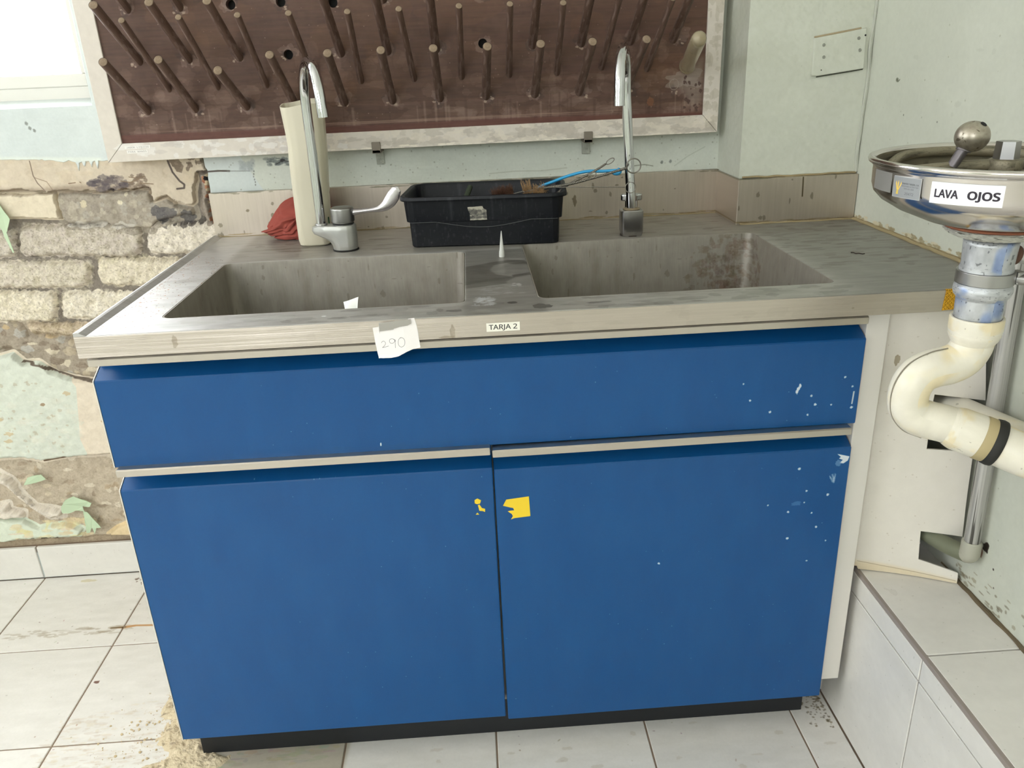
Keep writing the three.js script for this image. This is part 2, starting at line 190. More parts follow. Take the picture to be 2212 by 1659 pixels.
  for (const q of [[[-0.17, 1.042], [-0.15, 1.038], [-0.135, 1.042]], [[-0.19, 1.034], [-0.17, 1.03], [-0.15, 1.036]], [[-0.15, 1.028], [-0.12, 1.024]], [[-0.2, 1.016], [-0.17, 1.012], [-0.14, 1.018]], [[-0.28, 1.036], [-0.278, 1.034]], [[-0.305, 1.034], [-0.29, 1.035]]]) d.line(q, css(132, 112, 92), 0.002);
  d.poly(D.rust, css(150, 138, 126), 0.006); for (let k = 0; k < 60; k++) { const y = 0.93 + r() * 0.11, x = -0.006 + r() * 0.014; d.blot(x, y, 0.002 + r() * 0.004, [css(142, 88, 66), css(160, 112, 84), css(120, 72, 56), css(198, 180, 150)][k % 4], k + 31); }
  d.blot(0.0, 1.031, 0.006, css(20, 18, 18), 6, 0.005);
  d.poly(D.lower, css(220, 207, 188), 0.008); d.poly(D.lowerMint, css(207, 211, 198), 0.004);
  for (let k = 0; k < 150; k++) { const x = -0.72 + r() * 0.3, y = 0.37 + r() * 0.15; d.blot(x, y, 0.003 + r() * 0.012, css(...[[214, 212, 194], [206, 208, 192], [222, 222, 210]][k % 3], 0.3), k, 0.002 + r() * 0.008); }
  for (let k = 0; k < 60; k++) d.blot(-0.68 + r() * 0.24, 0.37 + r() * 0.2, 0.0012 + r() * 0.004, css(168, 152, 122, 0.35), k + 77, 0.001 + r() * 0.004);
  d.blot(-0.497, 0.505, 0.006, css(158, 138, 112), 8, 0.004); for (const [x, y] of [[-0.612, 0.47], [-0.64, 0.44], [-0.598, 0.43], [-0.605, 0.41], [-0.43, 0.53]]) d.blot(x, y, 0.009, css(196, 178, 142, 0.8), x * 70 | 0, 0.006, 0.8);
  d.line([[-0.365, 0.45], [-0.352, 0.44], [-0.352, 0.425]], css(196, 172, 136), 0.004); d.line([[-0.539, 0.345], [-0.48, 0.352], [-0.43, 0.356], [-0.35, 0.357]], css(120, 100, 82), 0.005);
  d.line([[-0.52, 0.616], [-0.48, 0.606], [-0.457, 0.59], [-0.41, 0.567], [-0.36, 0.556], [-0.3, 0.545]], css(112, 100, 88), 0.005);
  for (const k of ['ridge1', 'ridge2']) { d.poly(D[k], css(216, 206, 192), 0.008); }
  d.poly(D.lowPatch, css(212, 218, 200), 0.006); d.poly(D.creamLow, css(222, 200, 160), 0.006);
  for (let k = 0; k < 40; k++) { const x = -0.66 + r() * 0.2, y = 0.118 + r() * 0.05; d.blot(x, y, 0.006 + r() * 0.016, css(216, 196 + r() * 14, 152 + r() * 20, 0.6), k, 0.003 + r() * 0.006); }
  for (let k = 0; k < 14; k++) d.blot(-0.64 + r() * 0.09, 0.105 + r() * 0.014, 0.002 + r() * 0.007, css(60, 52, 42, 0.8), k + 51, 0.0015 + r() * 0.003);
  d.poly([[-1.1, 0.113], [-0.5, 0.113], [-0.4, 0.118], [-0.2, 0.112], [-0.2, 0.08], [-1.1, 0.08]], css(178, 160, 136, 0.9));
}
const gr = new Region(-1.1, 0.12, 0.08, 1.12, 820, 700); gr.fill(css(120, 0, 0)); bricks.forEach(b => gr.poly(b, css(255, 0, 0))); for (const k of ['creamBand', 'creamRect', 'lower', 'lowPatch', 'creamLow']) gr.poly(D[k], css(34, 0, 0), 0.006); gr.poly(D.render, css(110, 0, 0));
const grd = gr.g.getImageData(0, 0, 820, 700).data, grainAt = (u, v) => grd[4 * (clamp(Math.floor((1.12 - v) * gr.sy), 0, 699) * 820 + clamp(Math.floor((u + 1.1) * gr.sx), 0, 819))] / 255;
const dmgMap = dmg.tex((c, u, v) => { const g = grainAt(u, v), f = fbm(u * 330, v * 330, 3, 3), n = g * (50 * (f - 0.5) - (f < 0.25 ? 26 : 0)) + (14 + 14 * g) * (fbm(u * 90, v * 90, 4, 4) - 0.5); return [c[0] + n, c[1] + n, c[2] + n * 0.95]; });
const gritBump = dataTex(512, 512, (u, v) => { const n = fbm(u * 60, v * 60, 8, 5) * 255; return [n, n, n]; }, false);
const mintMap = dataTex(1024, 1024, (u, v) => { const n = 9 * (fbm(u * 7, v * 7, 21, 4) - 0.5) + 7 * (fbm(u * 90, v * 90, 22, 3) - 0.5), s = fbm(u * 200, v * 200, 23, 2) > 0.90 ? -14 : 0; return [203 + n + s, 205 + n + s, 191 + n * 1.2 + s]; });
const paintBump = dataTex(512, 512, (u, v) => { const n = (0.6 * fbm(u * 9, v * 9, 31, 4) + 0.4 * fbm(u * 40, v * 40, 32, 3)) * 255; return [n, n, n]; }, false);
const M = {};
M.damaged = std({ map: dmgMap, bumpMap: gritBump, bumpScale: 0.004, roughness: 0.95 });
M.mint = std({ map: mintMap, bumpMap: paintBump, bumpScale: 0.004, roughness: 0.55 });
M.ceiling = std({ color: 0xe9e6dd, roughness: 0.9 });
M.farWall = std({ color: 0xd9dccd, roughness: 0.8 });
M.greenFlake = std({ color: 0xb9cbab, roughness: 0.7 });
M.black = std({ color: 0x0c0c0c, roughness: 0.9 });
M.whiteFrame = std({ color: 0xdedbd3, roughness: 0.5 });

// painted wall surface beside and under the peg board, with its own marks
const wallPaint = new Region(-1.1, 1.5, 0.95, 1.42, 2048, 370);
{
  const d = wallPaint, r = rng(9); d.fill(css(205, 209, 198)); d.poly([[-1.1, 0.95], [0.15, 0.95], [-0.1, 1.42], [-1.1, 1.42]], css(204, 211, 209));
  for (let k = 0; k < 46; k++) { const x = 0.165 + (r() - 0.5) * 0.05, y = 1.060 + (r() - 0.5) * 0.016; d.blot(x, y, 0.002 + r() * 0.006, css(92, 98, 98, 0.45), k, 0.001 + r() * 0.003); }
  d.blot(0.176, 1.063, 0.005, css(28, 28, 30), 4, 0.003); d.line([[0.16, 1.055], [0.176, 1.062], [0.19, 1.06]], css(40, 42, 42), 0.0015);
  d.line([[-0.003, 1.0455], [0.03, 1.0465], [0.055, 1.045]], css(58, 44, 36), 0.003); d.line([[0.05, 1.045], [0.1, 1.043]], css(110, 112, 108), 0.0012);
  for (let k = 0; k < 9; k++) d.blot(0.104 + r() * 0.006, 1.012 + k * 0.006, 0.0012, css(110, 112, 106), k, 0.002);
  for (let k = 0; k < 40; k++) d.blot(0.08 + r() * 0.03, 1.045 + r() * 0.02, 0.002 + r() * 0.004, css(160, 168, 168, 0.3), k);
  for (let k = 0; k < 120; k++) d.dot(0.0 + r() * 1.17, 1.0 + r() * 0.08, 0.0006 + r() * 0.0009, css(120, 116, 100, 0.6));
  d.line([[0.96, 1.013], [1.0, 1.016], [1.02, 1.012]], css(106, 108, 92), 0.0014); d.line([[1.07, 1.01], [1.1, 1.03], [1.14, 1.05]], css(176, 182, 168), 0.0015); d.line([[0.64, 1.012], [0.7, 1.015], [0.76, 1.013], [0.82, 1.017]], css(150, 150, 132), 0.0009);
  for (const [x, y] of [[1.06, 1.021], [1.04, 1.02], [-0.53, 1.155], [-0.49, 1.165], [-0.363, 1.165], [-0.358, 1.155], [-0.35, 1.15]]) d.blot(x, y, 0.003, css(120, 124, 118, 0.8), x * 31 | 0, 0.004);
  d.poly([[-1.1, 1.105], [-0.44, 1.098], [-0.22, 1.087], [-0.22, 1.077], [-0.44, 1.085], [-1.1, 1.09]], css(216, 222, 214), 0, 0.002);
}
M.paint = std({ map: wallPaint.tex((c, u, v) => { const n = 8 * (fbm(u * 40, v * 40, 61, 4) - 0.5) + 7 * (fbm(u * 300, v * 300, 62, 2) - 0.5); return [c[0] + n, c[1] + n, c[2] + n]; }, true, THREE.ClampToEdgeWrapping), bumpMap: paintBump, bumpScale: 0.002, roughness: 0.5 });
const onDmg = g => uvOn(g, 'x', dmg.u0, dmg.u1, 'y', dmg.v0, dmg.v1);
const onPaint = g => uvOn(g, 'x', wallPaint.u0, wallPaint.u1, 'y', wallPaint.v0, wallPaint.v1);

// ---------------------------------------------------------------- back wall
const RX = 1.431, LX = -3.0, FZ = 4.5, CY = 2.9;
const wallBack = structure('wall_back');
const win = [[-1.9, 1.194], [-0.215, 1.194], [-0.215, 2.36], [-1.9, 2.36]];
mesh('masonry', onDmg(extrude(shapeOf([[LX - 0.2, -0.1], [RX + 0.2, -0.1], [RX + 0.2, CY + 0.1], [LX - 0.2, CY + 0.1]], [win]), 0.19).translate(0, 0, -0.225)), M.damaged, wallBack, 'grey mortar and masonry behind the fallen plaster');
mesh('plaster', onPaint(extrude(shapeOf([[LX, 0], [RX, 0], [RX, CY], [LX, CY]], [win, ragged(D.hole, 0.006, 0.002, 3)]), 0.020, 0.001).translate(0, 0, -0.036)), M.paint, wallBack, 'pale blue-green painted plaster');
bricks.forEach((b, i) => mesh('brick', onDmg(relief(b, -0.036, -0.0205 + 0.002 * ((i * 7) % 3 - 1), { cell: 0.0035, edge: 0.010, rough: 0.0032, jag: 0.0065, seed: 11 + i, grain: 110 })), M.damaged, wallBack));
mesh('render_coat', onDmg(relief(D.render, -0.036, -0.0205, { edge: 0.006, rough: 0.0009, seed: 31, jag: 0.004, dent: 0.003 })), M.damaged, wallBack, 'grey cement undercoat over the top bricks');
mesh('cream_plaster', onDmg(relief(D.creamBand, -0.036, -0.0180, { cell: 0.0024, edge: 0.0016, rough: 0.0008, seed: 32, jag: 0.005 })), M.damaged, wallBack, 'cream plaster with black mould under the window');
mesh('cream_plaster', onDmg(relief(D.creamRect, -0.036, -0.0175, { cell: 0.0024, edge: 0.0016, rough: 0.0005, seed: 33, jag: 0.003 })), M.damaged, wallBack);
mesh('rusty_strip', onDmg(relief(D.rust, -0.036, -0.0175, { cell: 0.0025, edge: 0.003, rough: 0.0012, seed: 34, jag: 0.003 })), M.damaged, wallBack, 'rust-stained broken edge beside the backsplash');
mesh('rubble', onDmg(relief(D.rubble, -0.036, -0.0260, { cell: 0.004, edge: 0.012, rough: 0.0045, seed: 35, jag: 0.006, grain: 60 })), M.damaged, wallBack, 'crumbled mortar under the lowest bricks');
mesh('lower_plaster', onDmg(relief(D.lower, -0.036, -0.0170, { cell: 0.004, edge: 0.005, rough: 0.0010, seed: 36, jag: 0.003, grain: 40 })), M.damaged, wallBack, 'patch of pale blue and cream plaster low on the wall');
mesh('broken_ridge', onDmg(relief(D.ridge1, -0.036, -0.010, { cell: 0.003, edge: 0.010, rough: 0.004, seed: 37, jag: 0.006 })), M.damaged, wallBack);
mesh('broken_ridge', onDmg(relief(D.ridge2, -0.036, -0.012, { cell: 0.003, edge: 0.010, rough: 0.004, seed: 38, jag: 0.006 })), M.damaged, wallBack);
mesh('low_patch', onDmg(relief(D.lowPatch, -0.036, -0.0170, { cell: 0.003, edge: 0.005, rough: 0.0015, seed: 39, jag: 0.004 })), M.damaged, wallBack);
mesh('low_patch', onDmg(relief(D.creamLow, -0.036, -0.0180, { cell: 0.003, edge: 0.004, rough: 0.0010, seed: 40, jag: 0.003 })), M.damaged, wallBack);
mesh('rubble', onDmg(relief([[-1.0, 0.37], [0.09, 0.365], [0.09, 0.105], [-1.0, 0.105]], -0.038, -0.031, { cell: 0.005, edge: 0.01, rough: 0.005, seed: 41, grain: 45 })), M.damaged, wallBack);
// curled flakes of old green paint
function flake(pts, seed, lift) { const s = new THREE.ShapeGeometry(shapeOf(ragged(pts, 0.006, 0.0015, seed))); const g = extrude(shapeOf(ragged(pts, 0.006, 0.0015, seed)), 0.0012); s.dispose(); const p = g.attributes.position, x0 = Math.min(...pts.map(q => q[0])), x1 = Math.max(...pts.map(q => q[0])); for (let i = 0; i < p.count; i++) { const t = (p.getX(i) - x0) / (x1 - x0); p.setZ(i, p.getZ(i) - 0.020 + lift * t * t + 0.004 * fbm(p.getX(i) * 60, p.getY(i) * 60, seed, 2)); } g.computeVertexNormals(); return g; }
[D.fl1, D.fl2, D.fl3].forEach((f, i) => mesh('paint_flake', flake(f, 50 + i, [0.006, 0.010, 0.018][i]), M.greenFlake, wallBack, i ? undefined : 'peeling flake of old green paint'));
mesh('paint_flake', flake(D.flakeTop, 57, 0.012).translate(0, 0, 0.004), M.greenFlake, wallBack);
mesh('window_sill', onPaint(plain(extrude(shapeOf([[0.10, 1.188], [0.10, 1.2130], [0.0165, 1.1960], [0.0165, 1.188]].map(([z, y]) => [z, y])), 1.69).rotateY(Math.PI / 2).translate(-1.905, 0, 0))), M.paint, wallBack, 'sloping plaster window sill');

// ---------------------------------------------------------------- window in the back wall
const win1 = structure('window_1');
mesh('window_frame', merge(box(-1.9, -0.243, 1.235, 1.262, -0.115, -0.085, 0.003), box(-1.9, -0.232, 2.30, 2.36, -0.115, -0.085, 0.003), box(-0.253, -0.232, 1.262, 2.30, -0.115, -0.085, 0.002), box(-1.9, -1.86, 1.262, 2.30, -0.115, -0.085, 0.002), box(-1.08, -1.04, 1.262, 2.30, -0.113, -0.087, 0.002)), M.whiteFrame, win1);
mesh('bottom_rail', box(-1.9, -0.2155, 1.2095, 1.2352, -0.12, -0.088, 0.001), M.whiteFrame, win1);
mesh('side_rail', box(-0.231, -0.2155, 1.2345, 2.36, -0.12, -0.082, 0.001), M.whiteFrame, win1);
mesh('window_pane', box(-1.862, -0.251, 1.26, 2.302, -0.103, -0.099, 0), phys({ color: 0xffffff, transmission: 1, thickness: 0, roughness: 0.02, ior: 1.5 }), win1);

// ---------------------------------------------------------------- corner pillar, right wall, far walls, ceiling
const pillar = structure('wall_pillar');
{
  const x = [1.1725, 1.4335], y = [0.88, CY], sheets = [
    uneven(x[0], x[1], y[0], y[1], 0.02, (a, b, n) => [a, b, 0.139 + n * sstep(0, 0.03, a - x[0])], 0.0025, 71),
    uneven(-0.02, 0.139, y[0], y[1], 0.02, (a, b, n) => [x[0] + n * sstep(0, 0.03, 0.139 - a), b, a], 0.002, 72)];
  sheets.forEach((g, i) => uvOn(g, i ? 'z' : 'x', 0, 0.7, 'y', 0, 0.7));
  mesh('plaster', merge(sheets[0], sheets[1], uvBox(box(x[0] + 0.004, x[1], 0.86, CY, -0.03, 0.135, 0), 0.7)), M.mint, pillar);
  const r = rng(3), pts = []; for (let k = 0; k < 26; k++) pts.push([1.4275 + (r() - 0.5) * 0.006, 1.0 + k * 0.04 + r() * 0.01, 0.1405 + (r() - 0.5) * 0.003]);
  mesh('corner_bead', tube(pts, 0.0042, 160, 7), M.mint, pillar, 'lumpy filler running down the inner corner');
}
const wallRight = structure('wall_right');
const rightMap = new Region(0.0, 1.5, 0.30, 1.45, 1500, 1150);
{
  const d = rightMap, r = rng(14); d.fill(css(203, 205, 192));
  d.line([[0.13, 0.903], [0.72, 0.903]], css(168, 152, 118), 0.006);
  for (let k = 0; k < 60; k++) d.blot(0.15 + r() * 0.57, 0.905 + r() * 0.008, 0.003 + r() * 0.01, [css(150, 134, 100, 0.7), css(206, 196, 168, 0.8)][k % 2], k, 0.0015 + r() * 0.003);
  for (let k = 0; k < 130; k++) { const z = 0.70 + Math.pow(r(), 1.4) * 0.7; d.blot(z, 0.353 + Math.pow(r(), 3) * 0.05, 0.002 + r() * 0.006, css(...[[104, 90, 62], [128, 114, 84], [84, 72, 50]][k % 3], 0.45), k, 0.001 + r() * 0.003); }
  d.line([[0.66, 0.353], [1.5, 0.353]], css(120, 100, 66, 0.8), 0.006);
  d.blot(0.762, 0.455, 0.007, css(44, 36, 30), 5, 0.009); d.blot(0.752, 0.44, 0.006, css(130, 104, 86), 6, 0.010); d.dot(0.79, 0.43, 0.002, css(60, 50, 44)); d.dot(0.80, 0.40, 0.0015, css(70, 60, 50));
  for (let k = 0; k < 220; k++) d.dot(0.16 + r() * 1.3, 0.4 + r() * 1.04, 0.0006 + r() * 0.0012, css(140, 140, 118, 0.5));
  for (let k = 0; k < 60; k++) d.blot(0.2 + r() * 1.2, 0.93 + r() * 0.45, 0.002 + r() * 0.01, css(186, 190, 174, 0.35), k, 0.001 + r() * 0.004);
  d.blot(0.258, 1.187, 0.006, css(120, 122, 104), 3, 0.004); d.line([[0.255, 1.189], [0.262, 1.184], [0.268, 1.188]], css(84, 84, 72), 0.002); d.dot(0.30, 1.125, 0.0018, css(110, 110, 96)); d.dot(0.42, 1.12, 0.0016, css(110, 110, 96));
}
M.right = std({ map: rightMap.tex((c, u, v) => { const n = 9 * (fbm(u * 12, v * 12, 81, 4) - 0.5) + 6 * (fbm(u * 150, v * 150, 82, 3) - 0.5); return [c[0] + n, c[1] + n, c[2] + n]; }), bumpMap: paintBump, bumpScale: 0.004, roughness: 0.5 });
mesh('plaster', merge(uvOn(uneven(-0.1, 2.2, 0.0, 1.8, 0.02, (a, b, n) => [RX + n, b, a], 0.0022, 73), 'z', 0, 1.5, 'y', 0.3, 1.45), uvOn(box(RX, RX + 0.15, 1.8, CY + 0.1, -0.2, FZ + 0.2, 0), 'z', 0, 1.5, 'y', 0.3, 1.45), uvOn(box(RX, RX + 0.15, -0.1, 1.8, 2.2, FZ + 0.2, 0), 'z', 0, 1.5, 'y', 0.3, 1.45), uvOn(box(RX + 0.004, RX + 0.15, -0.1, 1.8, -0.2, 2.2, 0), 'z', 0, 1.5, 'y', 0.3, 1.45)), M.right, wallRight);
const wallLeft = structure('wall_left');
mesh('plaster', extrude(shapeOf([[-FZ - 0.2, -0.1], [0.2, -0.1], [0.2, CY + 0.1], [-FZ - 0.2, CY + 0.1]], [[[-3.2, 1.4], [-1.0, 1.4], [-1.0, 2.7], [-3.2, 2.7]]]), 0.15).rotateY(Math.PI / 2).translate(LX - 0.15, 0, 0), M.farWall, wallLeft);
mesh('window_frame', merge(...[[1.0, 1.04], [2.08, 2.12], [3.16, 3.2]].map(([a, b]) => box(LX - 0.09, LX - 0.05, 1.4, 2.7, a, b)), box(LX - 0.09, LX - 0.05, 1.4, 1.44, 1.0, 3.2), box(LX - 0.09, LX - 0.05, 2.66, 2.7, 1.0, 3.2)), M.whiteFrame, wallLeft);
const wallFront = structure('wall_front');
mesh('plaster', extrude(shapeOf([[LX - 0.2, -0.1], [RX + 0.2, -0.1], [RX + 0.2, CY + 0.1], [LX - 0.2, CY + 0.1]], [[[-1.9, 1.46], [0.1, 1.46], [0.1, 2.7], [-1.9, 2.7]]]), 0.15).translate(0, 0, FZ), M.farWall, wallFront);
mesh('window_frame', merge(...[-1.9, -0.92, 0.06].map(a => box(a, a + 0.04, 1.46, 2.70, FZ + 0.05, FZ + 0.09)), box(-1.9, 0.1, 1.46, 1.50, FZ + 0.05, FZ + 0.09), box(-1.9, 0.1, 2.66, 2.70, FZ + 0.05, FZ + 0.09)), M.whiteFrame, wallFront);
const ceiling = structure('ceiling');
mesh('ceiling_slab', box(LX - 0.2, RX + 0.2, CY, CY + 0.15, -0.2, FZ + 0.2, 0), M.ceiling, ceiling);

// ---------------------------------------------------------------- tiles: floor, skirting, stepped ledge along the right wall
const TX = 0.3002, TZ = 0.3028, T0 = -0.6167, ZW = -0.0156, TH = 0.3519, SX = 1.268;
const floorMap = new Region(-1.2, 1.3, -0.02, 1.55, 2000, 1256);
{
  const d = floorMap, r = rng(21); d.fill(css(224, 220, 213));
  for (let i = -3; i < 8; i++) for (let j = 0; j < 6; j++) { const e = (hash(i, j, 5) - 0.5) * 8; d.poly([[T0 + i * TX, ZW + j * TZ], [T0 + (i + 1) * TX, ZW + j * TZ], [T0 + (i + 1) * TX, ZW + (j + 1) * TZ], [T0 + i * TX, ZW + (j + 1) * TZ]], css(224 + e | 0, 220 + e | 0, 213 + e | 0)); }
  for (let k = 0; k < 900; k++) { const x = -1.2 + r() * 2.5, z = r() * 1.5; d.dot(x, z, 0.0006 + Math.pow(r(), 5) * 0.0035, css(110 + r() * 60, 92 + r() * 50, 76 + r() * 40, 0.6), 0.0005 + r() * 0.0012, r() * 3); }
  for (let k = 0; k < 60; k++) d.blot(-0.6 + r() * 0.3, 0.212 + r() * 0.03, 0.003 + r() * 0.016, css(168, 156, 136, 0.4), k, 0.001 + r() * 0.004);
  d.poly([[-0.35, 0.222], [-0.312, 0.226], [-0.285, 0.221], [-0.22, 0.226], [-0.22, 0.219], [-0.29, 0.214], [-0.32, 0.217]], css(190, 146, 100)); d.line([[-0.346, 0.221], [-0.312, 0.221]], css(116, 96, 66), 0.005);
  for (let k = 0; k < 26; k++) d.blot(-0.36 + r() * 0.08, 0.015 + r() * 0.03, 0.001 + r() * 0.005, css(118, 98, 84, 0.8), k + 9, 0.001 + r() * 0.003);
  d.blot(-0.49, 0.012, 0.02, css(204, 194, 160, 0.8), 4, 0.006); d.blot(-0.302, 0.41, 0.006, css(116, 84, 72), 5, 0.004);
  for (let k = 0; k < 260; k++) { const q = Math.pow(r(), 0.7), x = -0.02 - q * 0.3 + (r() - 0.5) * 0.06, z = 0.66 - r() * 0.22 * (1 - q * 0.4); d.blot(x, z, 0.002 + r() * 0.012, [css(176, 148, 108, 0.14), css(150, 128, 98, 0.12), css(206, 186, 148, 0.2)][k % 3], k, 0.001 + r() * 0.003); }
  d.poly([[-0.03, 0.59], [0.02, 0.605], [0.12, 0.64], [0.288, 0.636], [0.283, 0.70], [0.0, 0.70], [-0.05, 0.65]], css(170, 160, 142, 0.75), 0.004, 0.003);
  for (let k = 0; k < 90; k++) d.blot(-0.02 + r() * 0.29, 0.625 + r() * 0.06, 0.003 + r() * 0.014, css(150 + r() * 40, 140 + r() * 38, 122 + r() * 36, 0.4), k, 0.001 + r() * 0.004);
  for (let k = 0; k < 110; k++) { const q = Math.pow(r(), 2); d.blot(1.256 - q * 0.045, 0.6 + Math.pow(r(), 1.6) * 0.09, 0.0006 + r() * 0.003, css(...[[84, 68, 40], [104, 86, 56], [70, 56, 36]][k % 3], 0.55), k, 0.0006 + r() * 0.0022); }
  for (let k = 0; k < 40; k++) d.blot(0.3 + r() * 0.95, 0.64 + r() * 0.3, 0.004 + r() * 0.01, css(196, 186, 170, 0.4), k, 0.002 + r() * 0.004);
}
const tileRough = dataTex(512, 512, (u, v) => { const n = 70 + 90 * fbm(u * 12, v * 12, 91, 4); return [n, n, n]; }, false);
const floorTex = floorMap.tex((c, u, v) => { const i = Math.floor((u - T0) / TX), j = Math.floor((v - ZW) / TZ), s = 100 + i * 7 + j * 13, n = 15 * (fbm(u * 22, v * 60, s, 5) - 0.5) + 5 * (fbm(u * 300, v * 300, 7, 2) - 0.5); return [c[0] + n, c[1] + n, c[2] + n * 1.1]; });
M.tile = std({ map: floorTex, roughnessMap: tileRough, roughness: 0.9, metalness: 0 });
const cleanTex = dataTex(768, 768, (u, v) => { const n = 14 * (fbm(u * 9, v * 26, 95, 5) - 0.5) + 5 * (fbm(u * 120, v * 120, 96, 2) - 0.5), s = fbm(u * 330, v * 330, 97, 2) > 0.90 ? -30 : 0; return [224 + n + s, 220 + n + s, 213 + n + s * 1.1]; });
M.ledgeTile = std({ map: cleanTex, roughnessMap: tileRough, roughness: 0.85 });
M.grout = std({ color: 0x8d7a68, roughness: 0.95 });
M.greyGrout = std({ color: 0x968b84, roughness: 0.95 });
// one glazed tile: a slab with a chamfered top edge, w by d, its top at 0
function tileGeo(w, d, t = 0.008, c = 0.0012) {
  const a = w / 2, b = d / 2, P = [], q = (...v) => v.forEach(i => P.push(...i));
  const T = [[-a + c, 0, -b + c], [a - c, 0, -b + c], [a - c, 0, b - c], [-a + c, 0, b - c]], E = [[-a, -c, -b], [a, -c, -b], [a, -c, b], [-a, -c, b]], B = E.map(p => [p[0], -t, p[2]]);
  q(T[0], T[2], T[1], T[0], T[3], T[2]);
  for (let i = 0; i < 4; i++) { const j = (i + 1) % 4; q(T[i], T[j], E[j], T[i], E[j], E[i], E[i], E[j], B[j], E[i], B[j], B[i]); }
  const g = new THREE.BufferGeometry(); g.setAttribute('position', new THREE.Float32BufferAttribute(P, 3)); g.computeVertexNormals(); return g;
}
const onFloor = g => uvOn(g, 'x', floorMap.u0, floorMap.u1, 'z', floorMap.v0, floorMap.v1);
const floor = structure('floor');
mesh('grout', box(LX - 0.2, RX + 0.2, -0.1, -0.0022, -0.2, FZ + 0.2, 0), M.grout, floor);
for (let i = -8; i < 7; i++) for (let j = 0; j < 15; j++) {
  let x0 = T0 + i * TX, x1 = x0 + TX, z0 = ZW + j * TZ, z1 = Math.min(z0 + TZ, FZ);
  x1 = Math.min(x1, SX); x0 = Math.max(x0, LX); if (x1 - x0 < 0.02 || (i >= 2 && i < 6 && j < 1)) continue;
  const gp = 0.0034, g = tileGeo(x1 - x0 - gp, z1 - z0 - gp).translate((x0 + x1) / 2, 0.0004 * (hash(i, j, 1) - 0.5), (z0 + z1) / 2);
  mesh('tile', onFloor(g), M.tile, floor);
}
const skirting = structure('baseboard_back');
mesh('mortar_bed', box(-3, 0.02, 0.0, 0.094, -0.034, -0.020, 0), M.grout, skirting);
for (let i = -8; i < 2; i++) { const x0 = T0 + 0.0 + i * TX, g = tileGeo(TX - 0.005, 0.094, 0.009).rotateX(Math.PI / 2).translate(x0 + TX / 2, 0.051, -0.0115); mesh('tile', uvOn(g, 'x', i, i + 1.2, 'y', 0, 1.2), M.ledgeTile, skirting); }
const ledge = structure('tiled_ledge');
mesh('corner_grout', box(SX + 0.0006, SX + 0.0090, TH - 0.009, TH - 0.0006, 0.55, FZ, 0.001), M.greyGrout, ledge);
{ const r = rng(131), p = []; for (let k = 0; k <= 60; k++) p.push([RX - 0.001 + (r() - 0.5) * 0.004, TH + 0.0005 + (r() - 0.5) * 0.003, 0.70 + k * 0.025]); mesh('dirty_joint', tube(p, 0.0042, 180, 6), std({ color: 0x84745a, roughness: 0.95, bumpMap: gritBump, bumpScale: 0.003 }), ledge, 'brown dirt packed in the joint along the wall'); }
mesh('core', box(SX + 0.006, RX + 0.01, 0, TH - 0.006, 0.50, FZ, 0), M.greyGrout, ledge);
for (let j = 1; j < 15; j++) {
  const z0 = Math.max(ZW + j * TZ, 0.55), z1 = Math.min(ZW + (j + 1) * TZ, FZ); if (z1 - z0 < 0.03) continue;
  const L = z1 - z0 - 0.003, zc = (z0 + z1) / 2;
  const top = tileGeo(RX - SX - 0.006, L).translate((SX + RX) / 2 + 0.004, TH, zc);
  const low = tileGeo(0.297, L).rotateZ(Math.PI / 2).translate(SX, 0.150, zc), strip = tileGeo(TH - 0.303 - 0.0075, L).rotateZ(Math.PI / 2).translate(SX, (0.3015 + TH - 0.009) / 2, zc);
  const side = g => uvOn(g, 'z', j * 0.37, 1.2 + j * 0.37, 'y', 0, 1.2);
  mesh('tile', uvOn(top, 'x', j * 0.4, 1.2 + j * 0.4, 'z', 0, 1.2), M.ledgeTile, ledge);
  mesh('tile', side(low), M.ledgeTile, ledge); mesh('tile', side(strip), M.ledgeTile, ledge);
}
// ---------------------------------------------------------------- steel and paint
const brush = dataTex(1024, 256, (u, v) => { const n = 255 * (0.55 + 0.12 * fbm(u * 6, v * 220, 101, 3) + 0.16 * fbm(u * 4, v * 9, 102, 4)); return [n, n, n]; }, false);
const brushBump = dataTex(1024, 256, (u, v) => { const n = 255 * fbm(u * 5, v * 240, 103, 2); return [n, n, n]; }, false);
M.steel = std({ color: 0xb9b1a6, metalness: 1, roughness: 0.6, roughnessMap: brush, bumpMap: brushBump, bumpScale: 0.0002 });
M.aluminium = std({ color: 0xc6bfb5, metalness: 1, roughness: 0.55, roughnessMap: brush });
M.chrome = std({ color: 0xd2d3d6, metalness: 1, roughness: 0.10 });
M.satin = std({ color: 0xaaa9a8, metalness: 1, roughness: 0.33 });
M.white = std({ color: 0xded9d1, roughness: 0.42 });
M.toe = std({ color: 0x14171c, roughness: 0.55 });
M.gap = std({ color: 0x1c1a18, roughness: 0.8 });

